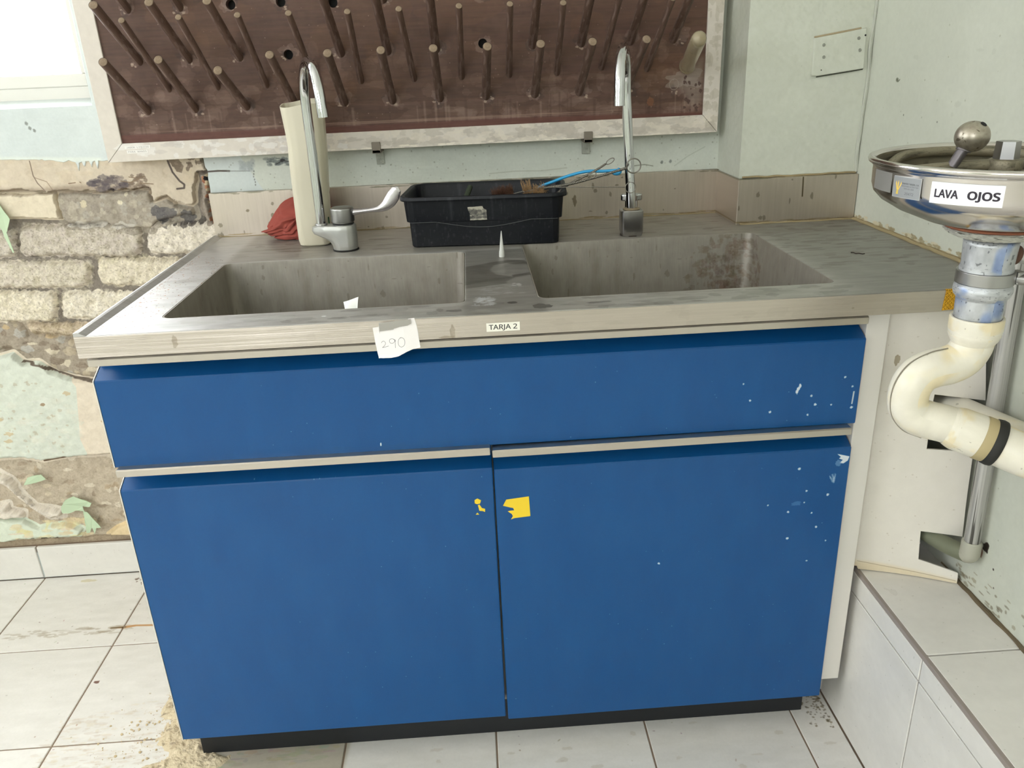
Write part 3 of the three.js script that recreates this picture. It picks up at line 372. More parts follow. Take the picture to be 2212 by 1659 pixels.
// ---------------------------------------------------------------- worktop
const top = new Region(0, 1.44, 0, 0.74, 2048, 1052), topR = new Region(0, 1.44, 0, 0.74, 1024, 526);
{
  const d = top, e = topR, r = rng(33); d.fill(css(186, 184, 181)); e.fill(css(0, 158, 240));
  // dulled, limed film over the steel: greyer and rougher away from the left end
  const film = (u, v, s, k, a, sy = s, b = 0.6) => { const c = [[150, 147, 142], [196, 194, 191], [132, 129, 125], [170, 166, 158]][k % 4]; d.blot(u, v, s, css(...c, a), k, sy, b); e.blot(u, v, s, css(0, 120 + (k * 37) % 110, 170 + (k * 53) % 70, a), k, sy, b); };
  for (let k = 0; k < 420; k++) film(r() * 1.44, r() * 0.74, 0.008 + r() * 0.05, k, 0.14, 0.004 + r() * 0.016);
  d.poly([[0.10, 0], [1.44, 0], [1.44, 0.28], [1.17, 0.245], [0.10, 0.28]], css(142, 134, 123, 0.55), 0, 0.006); e.poly([[0.10, 0], [1.44, 0], [1.44, 0.28], [0.10, 0.28]], css(0, 165, 190, 0.6), 0, 0.004);
  d.poly([[1.175, 0.15], [1.44, 0.15], [1.44, 0.74], [1.19, 0.74]], css(142, 140, 135, 0.6), 0, 0.02); e.poly([[1.175, 0.15], [1.44, 0.15], [1.44, 0.74], [1.19, 0.74]], css(0, 160, 190, 0.7), 0, 0.02);
  for (let k = 0; k < 120; k++) d.blot(1.18 + r() * 0.25, 0.16 + r() * 0.4, 0.006 + r() * 0.02, css(98, 92, 82, 0.22), k, 0.002 + r() * 0.006);
  for (let k = 0; k < 90; k++) d.blot(0.12 + r() * 1.05, 0.02 + r() * 0.2, 0.008 + r() * 0.03, css(100, 92, 82, 0.25), k, 0.002 + r() * 0.007);
  // divider between the basins: dark wet-looking rings and white lime
  d.poly([[0.575, 0.28], [0.70, 0.28], [0.70, 0.74], [0.575, 0.74]], css(146, 144, 140, 0.6), 0, 0.004);
  d.poly([[0.578, 0.41], [0.60, 0.40], [0.625, 0.385], [0.66, 0.372], [0.69, 0.38], [0.69, 0.40], [0.655, 0.395], [0.63, 0.41], [0.622, 0.445], [0.632, 0.48], [0.66, 0.50], [0.65, 0.515], [0.60, 0.53], [0.578, 0.545]], css(112, 109, 105, 0.7), 0, 0.0015);
  d.poly([[0.578, 0.52], [0.63, 0.505], [0.665, 0.505], [0.648, 0.53], [0.648, 0.545], [0.6, 0.56], [0.578, 0.565]], css(112, 109, 105, 0.65), 0, 0.002); d.poly([[0.655, 0.40], [0.694, 0.392], [0.694, 0.415], [0.67, 0.412]], css(104, 101, 98, 0.7), 0, 0.001); d.poly([[0.66, 0.488], [0.695, 0.475], [0.695, 0.494], [0.66, 0.505]], css(104, 101, 98, 0.7), 0, 0.001);
  for (let k = 0; k < 70; k++) d.blot(0.607 + (r() - 0.5) * 0.03, 0.645 + (r() - 0.5) * 0.05, 0.001 + r() * 0.006, css(214, 216, 220, 0.5), k, 0.001 + r() * 0.006, 0.9);
  for (let k = 0; k < 40; k++) d.blot(0.60 + r() * 0.07, 0.55 + r() * 0.06, 0.002 + r() * 0.008, css(196, 196, 198, 0.4), k, 0.001 + r() * 0.002);
  for (let k = 0; k < 24; k++) d.blot(0.658 + r() * 0.012, 0.545 + r() * 0.02, 0.001 + r() * 0.003, css(214, 214, 214, 0.5), k);
  for (let k = 0; k < 46; k++) { const x = 0.3 + r() * 0.9; d.blot(x, 0.655 + r() * 0.055, 0.006 + r() * 0.022, css(126, 123, 120, 0.3), k, 0.002 + r() * 0.008); e.blot(x, 0.655 + r() * 0.055, 0.006 + r() * 0.022, css(0, 190, 180, 0.4), k, 0.002 + r() * 0.008); }
  d.blot(0.6505, 0.662, 0.0085, css(92, 89, 86, 0.8), 3, 0.006, 0.2); d.blot(0.695, 0.69, 0.014, css(100, 97, 94, 0.7), 4, 0.012); d.blot(0.56, 0.69, 0.012, css(106, 103, 100, 0.5), 5, 0.006); d.blot(0.785, 0.685, 0.02, css(104, 101, 98, 0.5), 6, 0.005);
  d.blot(0.36, 0.682, 0.004, css(240, 240, 240), 8, 0.002);
  // crumbs of brick dust on the left end
  for (let k = 0; k < 420; k++) { const z = 0.2 + r() * 0.5, x = 0.025 + Math.pow(r(), 2.0) * 0.085; d.dot(x, z, 0.0006 + Math.pow(r(), 4) * 0.0024, [css(118, 78, 48), css(90, 70, 58), css(160, 110, 70)][k % 3], 0.0004 + r() * 0.0008, r() * 3); }
  d.line([[0.024, 0.30], [0.04, 0.288], [0.07, 0.283], [0.098, 0.285]], css(222, 222, 222, 0.8), 0.0016);
}
const topMap = top.tex((c, u, v) => { const n = 16 * (fbm(u * 18, v * 300, 111, 3) - 0.5) + 14 * (fbm(u * 40, v * 90, 112, 4) - 0.5); return [c[0] + n, c[1] + n, c[2] + n]; });
const topMR = topR.tex((c, u, v) => { const n = 46 * (fbm(u * 30, v * 80, 113, 4) - 0.5); return [0, c[1] + n, c[2]]; }, false);
M.worktop = phys({ map: topMap, metalnessMap: topMR, roughnessMap: topMR, metalness: 0.95, roughness: 0.75, anisotropy: 0.6, anisotropyRotation: Math.PI / 2, bumpMap: brushBump, bumpScale: 0.0002 });

const HY = 0.9, DZ = 0.7186, FH = 0.0344;
const sinks = [[0.1026, 0.5753, 0.2817, 0.646], [0.6942, 1.1731, 0.2406, 0.646]];
const counter = thing('sink_counter', 'long stainless steel worktop with two sunken basins and a low backsplash', 'sink counter', [0, 0, 0]);
const holes = sinks.map(s => roundRect(s[0] - 0.0012, s[1] + 0.0012, s[2] - 0.0012, s[3] + 0.0012, 0.016));
{
  const slab = alongY([[0.018, 0.0], [1.1700, 0.0], [1.1700, 0.152], [1.430, 0.152], [1.430, DZ], [0.018, DZ]], HY - FH, HY, 0.0012, holes.map(h => h.slice().reverse()));
  const lip = extrude(shapeOf([[0, HY - FH], [0, HY + 0.0045], [0.004, HY + 0.0055], [0.008, HY + 0.0045], [0.022, HY - 0.0022], [0.022, HY - FH]]), DZ, 0.0006);
  mesh('worktop', uvOn(plain(merge(slab, lip)), 'x', 0, 1.44, 'z', 0, 0.74), M.worktop, counter, 'stained brushed steel top');
  // turned-down front edge, a sheet of its own in front of the slab
  const fm = new Region(0, 1.44, 0.862, 0.902, 2000, 56), r = rng(35); fm.fill(css(198, 189, 179)); for (const [x, y, a, b] of [[0.145, 0.884, 0.004, 0.010], [0.556, 0.876, 0.0035, 0.011], [0.548, 0.868, 0.012, 0.002], [1.17, 0.879, 0.002, 0.001]]) fm.blot(x, y, a, css(158, 146, 130, 0.7), x * 99 | 0, b); for (let k = 0; k < 60; k++) fm.blot(r() * 1.43, 0.866 + r() * 0.034, 0.004 + r() * 0.016, css(180 + (k % 2) * 30, 172 + (k % 2) * 30, 160 + (k % 2) * 30, 0.2), k, 0.002 + r() * 0.006);
  mesh('front_edge', uvOn(plain(box(0.0005, 1.430, HY - FH, HY - 0.0008, DZ - 0.0005, DZ + 0.0012, 0.0006)), 'x', 0, 1.44, 'y', 0.862, 0.902), std({ map: fm.tex((c, u, v) => { const n = 10 * (fbm(u * 12, v * 700, 115, 2) - 0.5); return [c[0] + n, c[1] + n, c[2] + n]; }), metalness: 1, roughness: 0.5, roughnessMap: brush, bumpMap: brushBump, bumpScale: 0.0002 }), counter, 'plain steel front edge');
}
const sinkMap = new Region(0, 1.0, 0, 0.25, 1400, 420);
{
  const d = sinkMap, r = rng(44); d.fill(css(164, 158, 148));
  for (let k = 0; k < 90; k++) { const u = r(), t = 0.25 - r() * 0.05, L = 0.03 + r() * 0.18, w = 0.002 + r() * 0.012; d.poly([[u, t], [u + w, t], [u + w * 0.8, t - L], [u + w * 0.3, t - L * 1.05]], css(...[[118, 110, 98], [172, 164, 150], [128, 118, 102]][k % 3], 0.14), 0, 0.004); }
  for (let k = 0; k < 120; k++) d.blot(r(), r() * 0.25, 0.001 + Math.pow(r(), 3) * 0.006, css(104, 96, 84, 0.3), k, 0.001 + Math.pow(r(), 3) * 0.008);
  d.poly([[0, 0], [1, 0], [1, 0.012], [0, 0.02]], css(110, 102, 90, 0.5), 0, 0.006);
}
const rustSink = new Region(0, 1.0, 0, 0.25, 1400, 420);
{ rustSink.g.drawImage(sinkMap.c, 0, 0); const r = rng(46); for (let k = 0; k < 260; k++) { const a = r() * 6.28, q = Math.pow(r(), 0.6); rustSink.blot(0.44 + Math.cos(a) * 0.10 * q, 0.15 + Math.sin(a) * 0.11 * q, 0.002 + r() * 0.009, css(84 + r() * 26, 66 + r() * 20, 50 + r() * 14, 0.16), k, 0.002 + r() * 0.009, 0.8); } }
const sinkTex = [sinkMap, rustSink].map(m => m.tex((c, u, v) => { const n = 18 * (fbm(u * 60, v * 40, 121, 4) - 0.5) + 10 * (fbm(u * 500, v * 60, 122, 2) - 0.5); return [c[0] + n, c[1] + n, c[2] + n]; }, true, THREE.RepeatWrapping));
sinks.forEach((s, i) => {
  const dep = 0.24, rings = [], inset = [[0, 0], [0.0004, 0.006], [0.003, 0.08], [0.007, 0.17], [0.011, dep - 0.03], [0.014, dep - 0.012], [0.022, dep - 0.003], [0.034, dep], [0.12, dep + 0.004]];
  const ring = (o, y, rr) => roundRect(s[0] + o, s[1] - o, s[2] + o, s[3] - o, Math.max(0.004, rr)).map(([x, z]) => [x, y, z]);
  for (const [o, y] of inset) rings.push(ring(o, HY - 0.0004 - y, 0.0155 + o * 0.6));
  const shell = [ring(-0.0011, HY - 0.02 - dep, 0.016), ring(-0.0011, HY - 0.0004, 0.016)].map(q => q);
  const inner = plain(loft(rings, false, true)), outer = plain(loft([...shell, rings[0]], true));
  const p = inner.attributes.position, uv = new Float32Array(p.count * 2);
  for (let k = 0; k < p.count; k++) { const x = p.getX(k), y = p.getY(k), z = p.getZ(k), t = (x - s[0]) / (s[1] - s[0]), q = (z - s[2]) / (s[3] - s[2]); let u = q < 0.06 ? (x - s[0]) : t > 0.94 ? 0.478 + (z - s[2]) : t < 0.06 ? -(z - s[2]) : (x - s[0]); uv[2 * k] = u; uv[2 * k + 1] = (y - HY + 0.25) / 0.25; }
  inner.setAttribute('uv', new THREE.BufferAttribute(uv, 2));
  const basin = mesh('basin', merge(inner, outer), std({ map: sinkTex[i], metalness: 0.65, roughness: 0.5 }), counter, i ? 'right basin with rusty brown stains in its far corner' : 'left basin with pale drip marks');
  const dx = (s[0] + s[1]) / 2, dz = (s[2] + s[3]) / 2 + 0.05;
  mesh('drain', merge(lathe([[0.0, 0.0], [0.030, 0.0], [0.036, 0.003], [0.042, 0.0015], [0.043, 0]], 32).translate(dx, HY - dep - 0.0045, dz)), M.satin, basin);
});
// backsplash, folded round the pillar
{
  const bs = [box(0.004, 1.1700, HY, HY + 0.0995, -0.0155, 0, 0.0008)];
  const side = box(1.1675, 1.1712, HY, HY + 0.0975, 0.0, 0.1525, 0.0006), front = box(1.1685, 1.4285, HY, HY + 0.0965, 0.1422, 0.1528, 0.0006);
  const spots = new Region(0, 1.5, 0.89, 1.01, 2000, 160), r = rng(51); spots.fill(css(196, 185, 173));
  for (let k = 0; k < 60; k++) spots.blot(r() * 1.5, 0.9 + r() * 0.1, 0.001 + r() * 0.004, css(110, 100, 84, 0.5), k, 0.001 + r() * 0.006);
  for (const [x, y, a, b] of [[0.085, 0.958, 0.004, 0.003], [0.14, 0.945, 0.004, 0.005], [0.152, 0.948, 0.003, 0.003], [0.13, 0.925, 0.003, 0.006], [0.155, 0.918, 0.003, 0.007], [0.96, 0.965, 0.003, 0.012], [0.835, 0.945, 0.004, 0.012]]) spots.blot(x, y, a, css(128, 116, 98, 0.8), x * 99 | 0, b);
  spots.line([[1.308, 0.995], [1.309, 0.972], [1.3095, 0.955]], css(96, 84, 62), 0.0028); for (let k = 0; k < 80; k++) spots.blot(r() * 1.44, 0.902 + r() * 0.004, 0.006 + r() * 0.02, css(150, 130, 96, 0.5), k, 0.0012);
  for (let k = 0; k < 60; k++) spots.blot(r() * 1.44, 0.996 + r() * 0.004, 0.006 + r() * 0.02, css(120, 116, 100, 0.6), k, 0.0012);
  const m = std({ map: spots.tex((c, u, v) => { const n = 12 * (fbm(u * 300, v * 14, 131, 3) - 0.5) + 10 * (fbm(u * 20, v * 20, 132, 3) - 0.5); return [c[0] + n, c[1] + n, c[2] + n]; }), metalness: 0.92, roughness: 0.52, roughnessMap: brush });
  mesh('backsplash', uvOn(merge(...bs, side, front), 'x', 0, 1.5, 'y', 0.89, 1.01), m, counter, 'low steel upstand along the wall and round the pillar');
}
// old sealant in the joints
{
  const r = rng(52), bead = (a, b, n, rad) => { const p = []; for (let k = 0; k <= n; k++) { const t = k / n; p.push([mix(a[0], b[0], t) + (r() - 0.5) * 0.003, mix(a[1], b[1], t) + (r() - 0.5) * 0.002, mix(a[2], b[2], t) + (r() - 0.5) * 0.003]); } return tube(p, rad, n * 3, 6); };
  M.sealant = std({ color: 0x9a8a68, roughness: 0.8 });
  mesh('sealant', merge(bead([1.4275, 0.9015, 0.155], [1.4275, 0.9015, 0.70], 26, 0.004), bead([1.174, 0.901, 0.154], [1.428, 0.901, 0.154], 14, 0.0022), bead([1.1725, 0.901, 0.002], [1.1725, 0.901, 0.152], 10, 0.0028), bead([0.02, 0.9005, 0.001], [1.17, 0.9005, 0.001], 30, 0.0014), bead([1.178, 0.9985, 0.141], [1.426, 0.9985, 0.141], 14, 0.0022)), M.sealant, counter, 'dirty yellowed sealant beads');
}
// printed labels and the yellow non-slip strip on the front edge
function printed(w, h, px, draw) { const c = new Region(0, w, 0, h, px, Math.round(px * h / w)); draw(c); return std({ map: c.tex(null, true, THREE.ClampToEdgeWrapping), roughness: 0.5 }); }
const plate = (w, h, t = 0.0006) => uvOn(plain(box(0, w, 0, h, 0, t, 0.0002)), 'x', 0, w, 'y', 0, h);
{
  const m = printed(0.0505, 0.0135, 600, c => { c.fill(css(242, 238, 226)); c.text('TARJA 2', 0.0038, 0.0032, 0.0104, css(48, 46, 46), 'sans-serif', '', 0, 0.0432, 0.0003); });
  const lb = mesh('name_label', plate(0.0505, 0.0135), m, counter, 'small cream label printed TARJA 2'); lb.position.set(0.6073, 0.8731, DZ + 0.0013);
  const ym = new Region(0, 0.104, 0, 0.05, 512, 246); ym.fill(css(222, 164, 24)); const ybump = dataTex(256, 128, (u, v) => { const a = Math.abs(((u * 17 + v * 8) % 1) - 0.5), b = Math.abs(((u * 17 - v * 8 + 20) % 1) - 0.5), n = 255 * Math.min(1, 2.2 * Math.min(a, b) * 2); return [n, n, n]; }, false);
  const g = merge(uvOn(plain(extrude(shapeOf([[1.3108, 0.8675], [1.3128, 0.8995], [1.412, 0.8985], [1.4145, 0.872]]), 0.001, 0.0003).translate(0, 0, DZ + 0.0012)), 'x', 1.31, 1.414, 'y', 0.86, 0.91), uvOn(plain(box(1.3128, 1.412, 0.8995, 0.9008, DZ - 0.002, DZ + 0.002, 0.0004)), 'x', 1.31, 1.414, 'z', 0.7, 0.75));
  mesh('warning_strip', g, std({ map: ym.tex((c, u, v) => { const n = 34 * (fbm(u * 160, v * 160, 141, 3) - 0.5); return [c[0] + n, c[1] + n, c[2] + n * 0.6]; }), bumpMap: ybump, bumpScale: 0.0016, roughness: 0.55 }), counter, 'yellow embossed non-slip tape at the right end');
}

// ---------------------------------------------------------------- cabinet under the worktop
const XL = -0.0025, XR = 1.2143, ZD = 0.6886;
const blue = new Region(-0.02, 1.24, 0.07, 0.86, 1800, 1128);
{
  const d = blue, r = rng(61); d.fill(css(14, 78, 136));
  for (let k = 0; k < 60; k++) { const x = r() * 1.2, y = 0.2 + r() * 0.6; d.poly([[x, y], [x + 0.004 + r() * 0.012, y], [x + 0.003, y - 0.05 - r() * 0.15], [x + 0.001, y - 0.1]], css(34, 92, 148, 0.10), 0, 0.004); }
  for (const [x, y] of [[1.111, 0.736], [1.1135, 0.741], [1.109, 0.731]]) d.blot(x, y, 0.0022, css(206, 214, 222), x * 990 | 0, 0.004);
  for (const [x, y] of [[1.134, 0.722], [1.142, 0.706], [1.169, 0.704], [1.187, 0.752], [1.201, 0.735], [1.204, 0.697], [1.067, 0.697], [1.131, 0.688], [1.032, 0.720], [1.019, 0.750], [1.129, 0.588], [1.146, 0.544], [1.117, 0.504], [1.184, 0.534], [1.144, 0.521], [1.159, 0.499], [0.892, 0.416], [1.17, 0.47], [1.12, 0.45], [1.19, 0.44], [1.08, 0.52], [1.16, 0.40]]) d.blot(x, y, 0.0014 + r() * 0.0012, css(190, 202, 214), x * 990 | 0);
  d.blot(0.426, 0.681, 0.0012, css(232, 232, 228), 2, 0.003); d.poly([[1.2035, 0.726], [1.2062, 0.726], [1.205, 0.703], [1.2027, 0.703]], css(196, 202, 208));
  d.poly([[1.192, 0.612], [1.214, 0.606], [1.212, 0.598], [1.205, 0.593], [1.198, 0.594], [1.203, 0.600], [1.196, 0.603], [1.199, 0.606]], css(214, 220, 226)); d.blot(1.196, 0.594, 0.006, css(120, 150, 190, 0.6), 3);
  for (let k = 0; k < 16; k++) d.line([[1.183 + r() * 0.012, 0.575 - r() * 0.01], [1.182 + r() * 0.012, 0.555 + r() * 0.01]], css(176, 192, 212, 0.6), 0.0008);
  for (let k = 0; k < 130; k++) { const x = 0.2 + r() * 1.0, y = 0.1 + r() * 0.7; d.dot(x, y, 0.0004 + r() * 0.0005, css(150, 172, 200, 0.7)); }
  for (let k = 0; k < 40; k++) d.blot(0.30 + r() * 0.24, 0.672 + r() * 0.01, 0.003 + r() * 0.010, css(20, 78, 132, 0.3), k, 0.001 + r() * 0.003);
  d.blot(1.13, 0.52, 0.008, css(84, 124, 176, 0.6), 5, 0.004);
}
const blueMap = blue.tex((c, u, v) => { const n = 7 * (fbm(u * 30, v * 12, 151, 4) - 0.5) + 2 * (fbm(u * 400, v * 400, 152, 2) - 0.5); return [c[0] + n, c[1] + n, c[2] + n]; });
const blueRough = dataTex(512, 512, (u, v) => { const n = 255 * (0.62 + 0.16 * (fbm(u * 14, v * 6, 153, 4) - 0.5) + 0.05 * (fbm(u * 90, v * 90, 154, 3) - 0.5)); return [n, n, n]; }, false);
M.blue = phys({ map: blueMap, roughnessMap: blueRough, roughness: 0.5, specularIntensity: 0.75 });
const onBlue = g => uvOn(plain(g), 'x', blue.u0, blue.u1, 'y', blue.v0, blue.v1);
const cabinet = thing('base_cabinet', 'blue fronted white sink cabinet with one wide drawer over two doors', 'cabinet', [0, 0, 0]);
mesh('carcass', merge(box(0.004, 0.022, 0.088, 0.860, 0.02, 0.6435), box(1.197, 1.2150, 0.088, 0.860, 0.02, 0.6435), box(0.022, 1.197, 0.088, 0.106, 0.02, 0.6435), box(0.022, 1.197, 0.088, 0.860, 0.012, 0.022), box(0.022, 1.197, 0.640, 0.656, 0.60, 0.6435), box(0.022, 1.197, 0.845, 0.860, 0.60, 0.6435), box(0.590, 0.6235, 0.106, 0.640, 0.63, 0.6435)), M.white, cabinet, 'white carcass');
mesh('toe_kick', merge(box(0.0026, 1.2072, 0.001, 0.088, 0.60, 0.6389, 0.001)), M.toe, cabinet, 'black recessed toe kick');
mesh('filler_strip', box(1.2155, 1.2525, 0.1165, 0.8645, 0.655, 0.681, 0.0015), M.white, cabinet, 'white filler strip at the right edge');
// front seen from the side: flat face, then a slope back to a recessed band under the grip
const front = (y0, y1, top, z = ZD) => [[z - 0.018, y0], [z - 0.0015, y0], [z, y0 + 0.0015], [z, y1], [z - 0.0015, y1 + 0.0022], [z - 0.034, y1 + 0.0170], [z - 0.034, top], [z - 0.044, top], [z - 0.044, y0 + 0.004]];
const grip = (y, z = 0.706, h = 0.0132) => [[0.648, y + h - 0.003], [z - 0.0035, y + h - 0.003], [z - 0.0035, y + 0.0015], [z - 0.002, y], [z, y + 0.001], [z, y + h - 0.002], [z - 0.002, y + h], [0.648, y + h]];
{
  const dr = mesh('drawer', onBlue(alongX(front(0.6668, 0.8150, 0.848), XL, XR, 0.0012)), M.blue, cabinet, 'wide blue drawer front');
  mesh('handle', uvBox(alongX(grip(0.8465), 0.004, 1.2052, 0.0012), 0.4), M.aluminium, dr, 'aluminium grip rail under the worktop edge');
  mesh('edge_band', alongX(front(0.6660, 0.8157, 0.849, ZD + 0.0004), XL - 0.0016, XL - 0.0001), M.white, dr, 'white edge banding');
  const dl = mesh('door', onBlue(alongX(front(0.0885, 0.6225, 0.656), XL - 0.002, 0.6050, 0.0014)), M.blue, cabinet, 'left blue door');
  mesh('edge_band', alongX(front(0.0878, 0.6232, 0.657, ZD + 0.0004), XL - 0.0036, XL - 0.0021), M.white, dl, 'white edge banding');
  mesh('handle', uvBox(alongX(grip(0.6560, 0.704), 0.0035, 0.6030, 0.0012), 0.4), M.aluminium, dl, 'aluminium grip rail');
  const dr2 = mesh('door', onBlue(alongX(front(0.0835, 0.6215, 0.654), 0.6095, 1.2160, 0.0014)), M.blue, cabinet, 'right blue door, hanging slightly low');
  mesh('handle', uvBox(alongX(grip(0.6545, 0.7055), 0.6085, 1.2040, 0.0012), 0.4), M.aluminium, dr2, 'aluminium grip rail');
  dr2.rotation.z = 0.0040; dr2.position.set(0.0003, -0.0052, 0);
  const ym = std({ color: 0xf2cf2e, roughness: 0.6 }), yz = ZD;
  mesh('tape_piece', plain(extrude(shapeOf([[0.6275, 0.566], [0.6660, 0.5694], [0.6672, 0.5308], [0.6400, 0.5290], [0.6340, 0.5270], [0.6375, 0.5330], [0.6355, 0.5375], [0.6290, 0.5430], [0.6330, 0.5440], [0.6400, 0.5440], [0.6385, 0.5490], [0.6330, 0.5505], [0.6215, 0.5545]]), 0.0004).translate(0, 0, yz)), ym, dr2, 'torn square of yellow tape');
  mesh('tape_scrap', merge(...[[[0.5720, 0.5660], [0.5770, 0.5690], [0.5830, 0.5650], [0.5810, 0.5590], [0.5760, 0.5580], [0.5720, 0.5600]], [[0.5770, 0.5560], [0.5800, 0.5570], [0.5835, 0.5500], [0.5890, 0.5480], [0.5885, 0.5420], [0.5850, 0.5440], [0.5790, 0.5450], [0.5780, 0.5510]], [[0.5725, 0.5380], [0.5755, 0.5415], [0.5785, 0.5375]]].map(p => extrude(shapeOf(p), 0.0004).translate(0, 0, yz))), ym, dl, 'scraps of yellow tape');
}

// ---------------------------------------------------------------- white panel that closes the corner, with two cut-outs
{
  const outline = [[1.2535, 0.8615], [1.4000, 0.8620], [1.4245, 0.7000], [1.348, 0.7075], [1.3475, 0.690], [1.350, 0.606], [1.4210, 0.605], [1.4240, 0.4440], [1.3609, 0.4455], [1.3635, 0.3885], [1.4225, 0.3740], [1.4225, 0.3535], [1.34, 0.3535], [1.2715, 0.3535], [1.2690, 0.3600], [1.2535, 0.3600]];
  const g = new THREE.ExtrudeGeometry(shapeOf(outline), { depth: 0.004, bevelEnabled: false });
  // cut finely so that the sheet can bow
  let q = plain(g); const split = (geo, n) => { let p = Array.from(geo.attributes.position.array); for (let it = 0; it < n; it++) { const o = []; for (let i = 0; i < p.length; i += 9) { const T = [p.slice(i, i + 3), p.slice(i + 3, i + 6), p.slice(i + 6, i + 9)], L = [0, 1, 2].map(k => Math.hypot(...T[k].map((c, m) => c - T[(k + 1) % 3][m]))), k = L.indexOf(Math.max(...L)); if (L[k] < 0.02) { o.push(...p.slice(i, i + 9)); continue; } const a = T[k], b = T[(k + 1) % 3], c = T[(k + 2) % 3], m = a.map((v, w) => (v + b[w]) / 2); o.push(...a, ...m, ...c, ...m, ...b, ...c); } p = o; } const r = new THREE.BufferGeometry(); r.setAttribute('position', new THREE.Float32BufferAttribute(p, 3)); return r; };
  q = split(q, 10); const p = q.attributes.position; for (let i = 0; i < p.count; i++) { const t = clamp((p.getX(i) - 1.2535) / 0.17), b = clamp((0.86 - p.getY(i)) / 0.5); p.setZ(i, p.getZ(i) + 0.652 + t * 0.043 + t * t * Math.pow(b, 4) * 0.024); }
  q.computeVertexNormals();
  const pm = new Region(1.25, 1.43, 0.35, 0.87, 512, 1480), r = rng(71); pm.fill(css(228, 222, 212)); for (let k = 0; k < 70; k++) pm.blot(1.25 + r() * 0.18, 0.35 + r() * 0.5, 0.0005 + r() * 0.0016, css(188, 178, 160, 0.4), k, 0.0006 + r() * 0.001);
  pm.blot(1.284, 0.767, 0.004, css(176, 164, 142), 4, 0.009); pm.poly([[1.25, 0.372], [1.30, 0.371], [1.43, 0.358], [1.43, 0.35], [1.25, 0.35]], css(220, 202, 166, 0.7), 0, 0.003); pm.line([[1.268, 0.371], [1.31, 0.366], [1.35, 0.363], [1.42, 0.3585]], css(166, 148, 120, 0.8), 0.0012); pm.line([[1.2575, 0.86], [1.2580, 0.36]], css(196, 186, 172), 0.003);
  const panel = thing('corner_panel', 'white bowed sheet with two square cut-outs closing the gap beside the cabinet', 'panel');
  mesh('sheet', uvOn(q, 'x', pm.u0, pm.u1, 'y', pm.v0, pm.v1), std({ map: pm.tex((c, u, v) => { const n = 8 * (fbm(u * 40, v * 40, 161, 4) - 0.5); return [c[0] + n, c[1] + n, c[2] + n]; }), roughness: 0.4 }), panel);
  mesh('backing_strip', box(1.2530, 1.2600, 0.36, 0.862, 0.640, 0.6515, 0.001), M.white, panel);
}
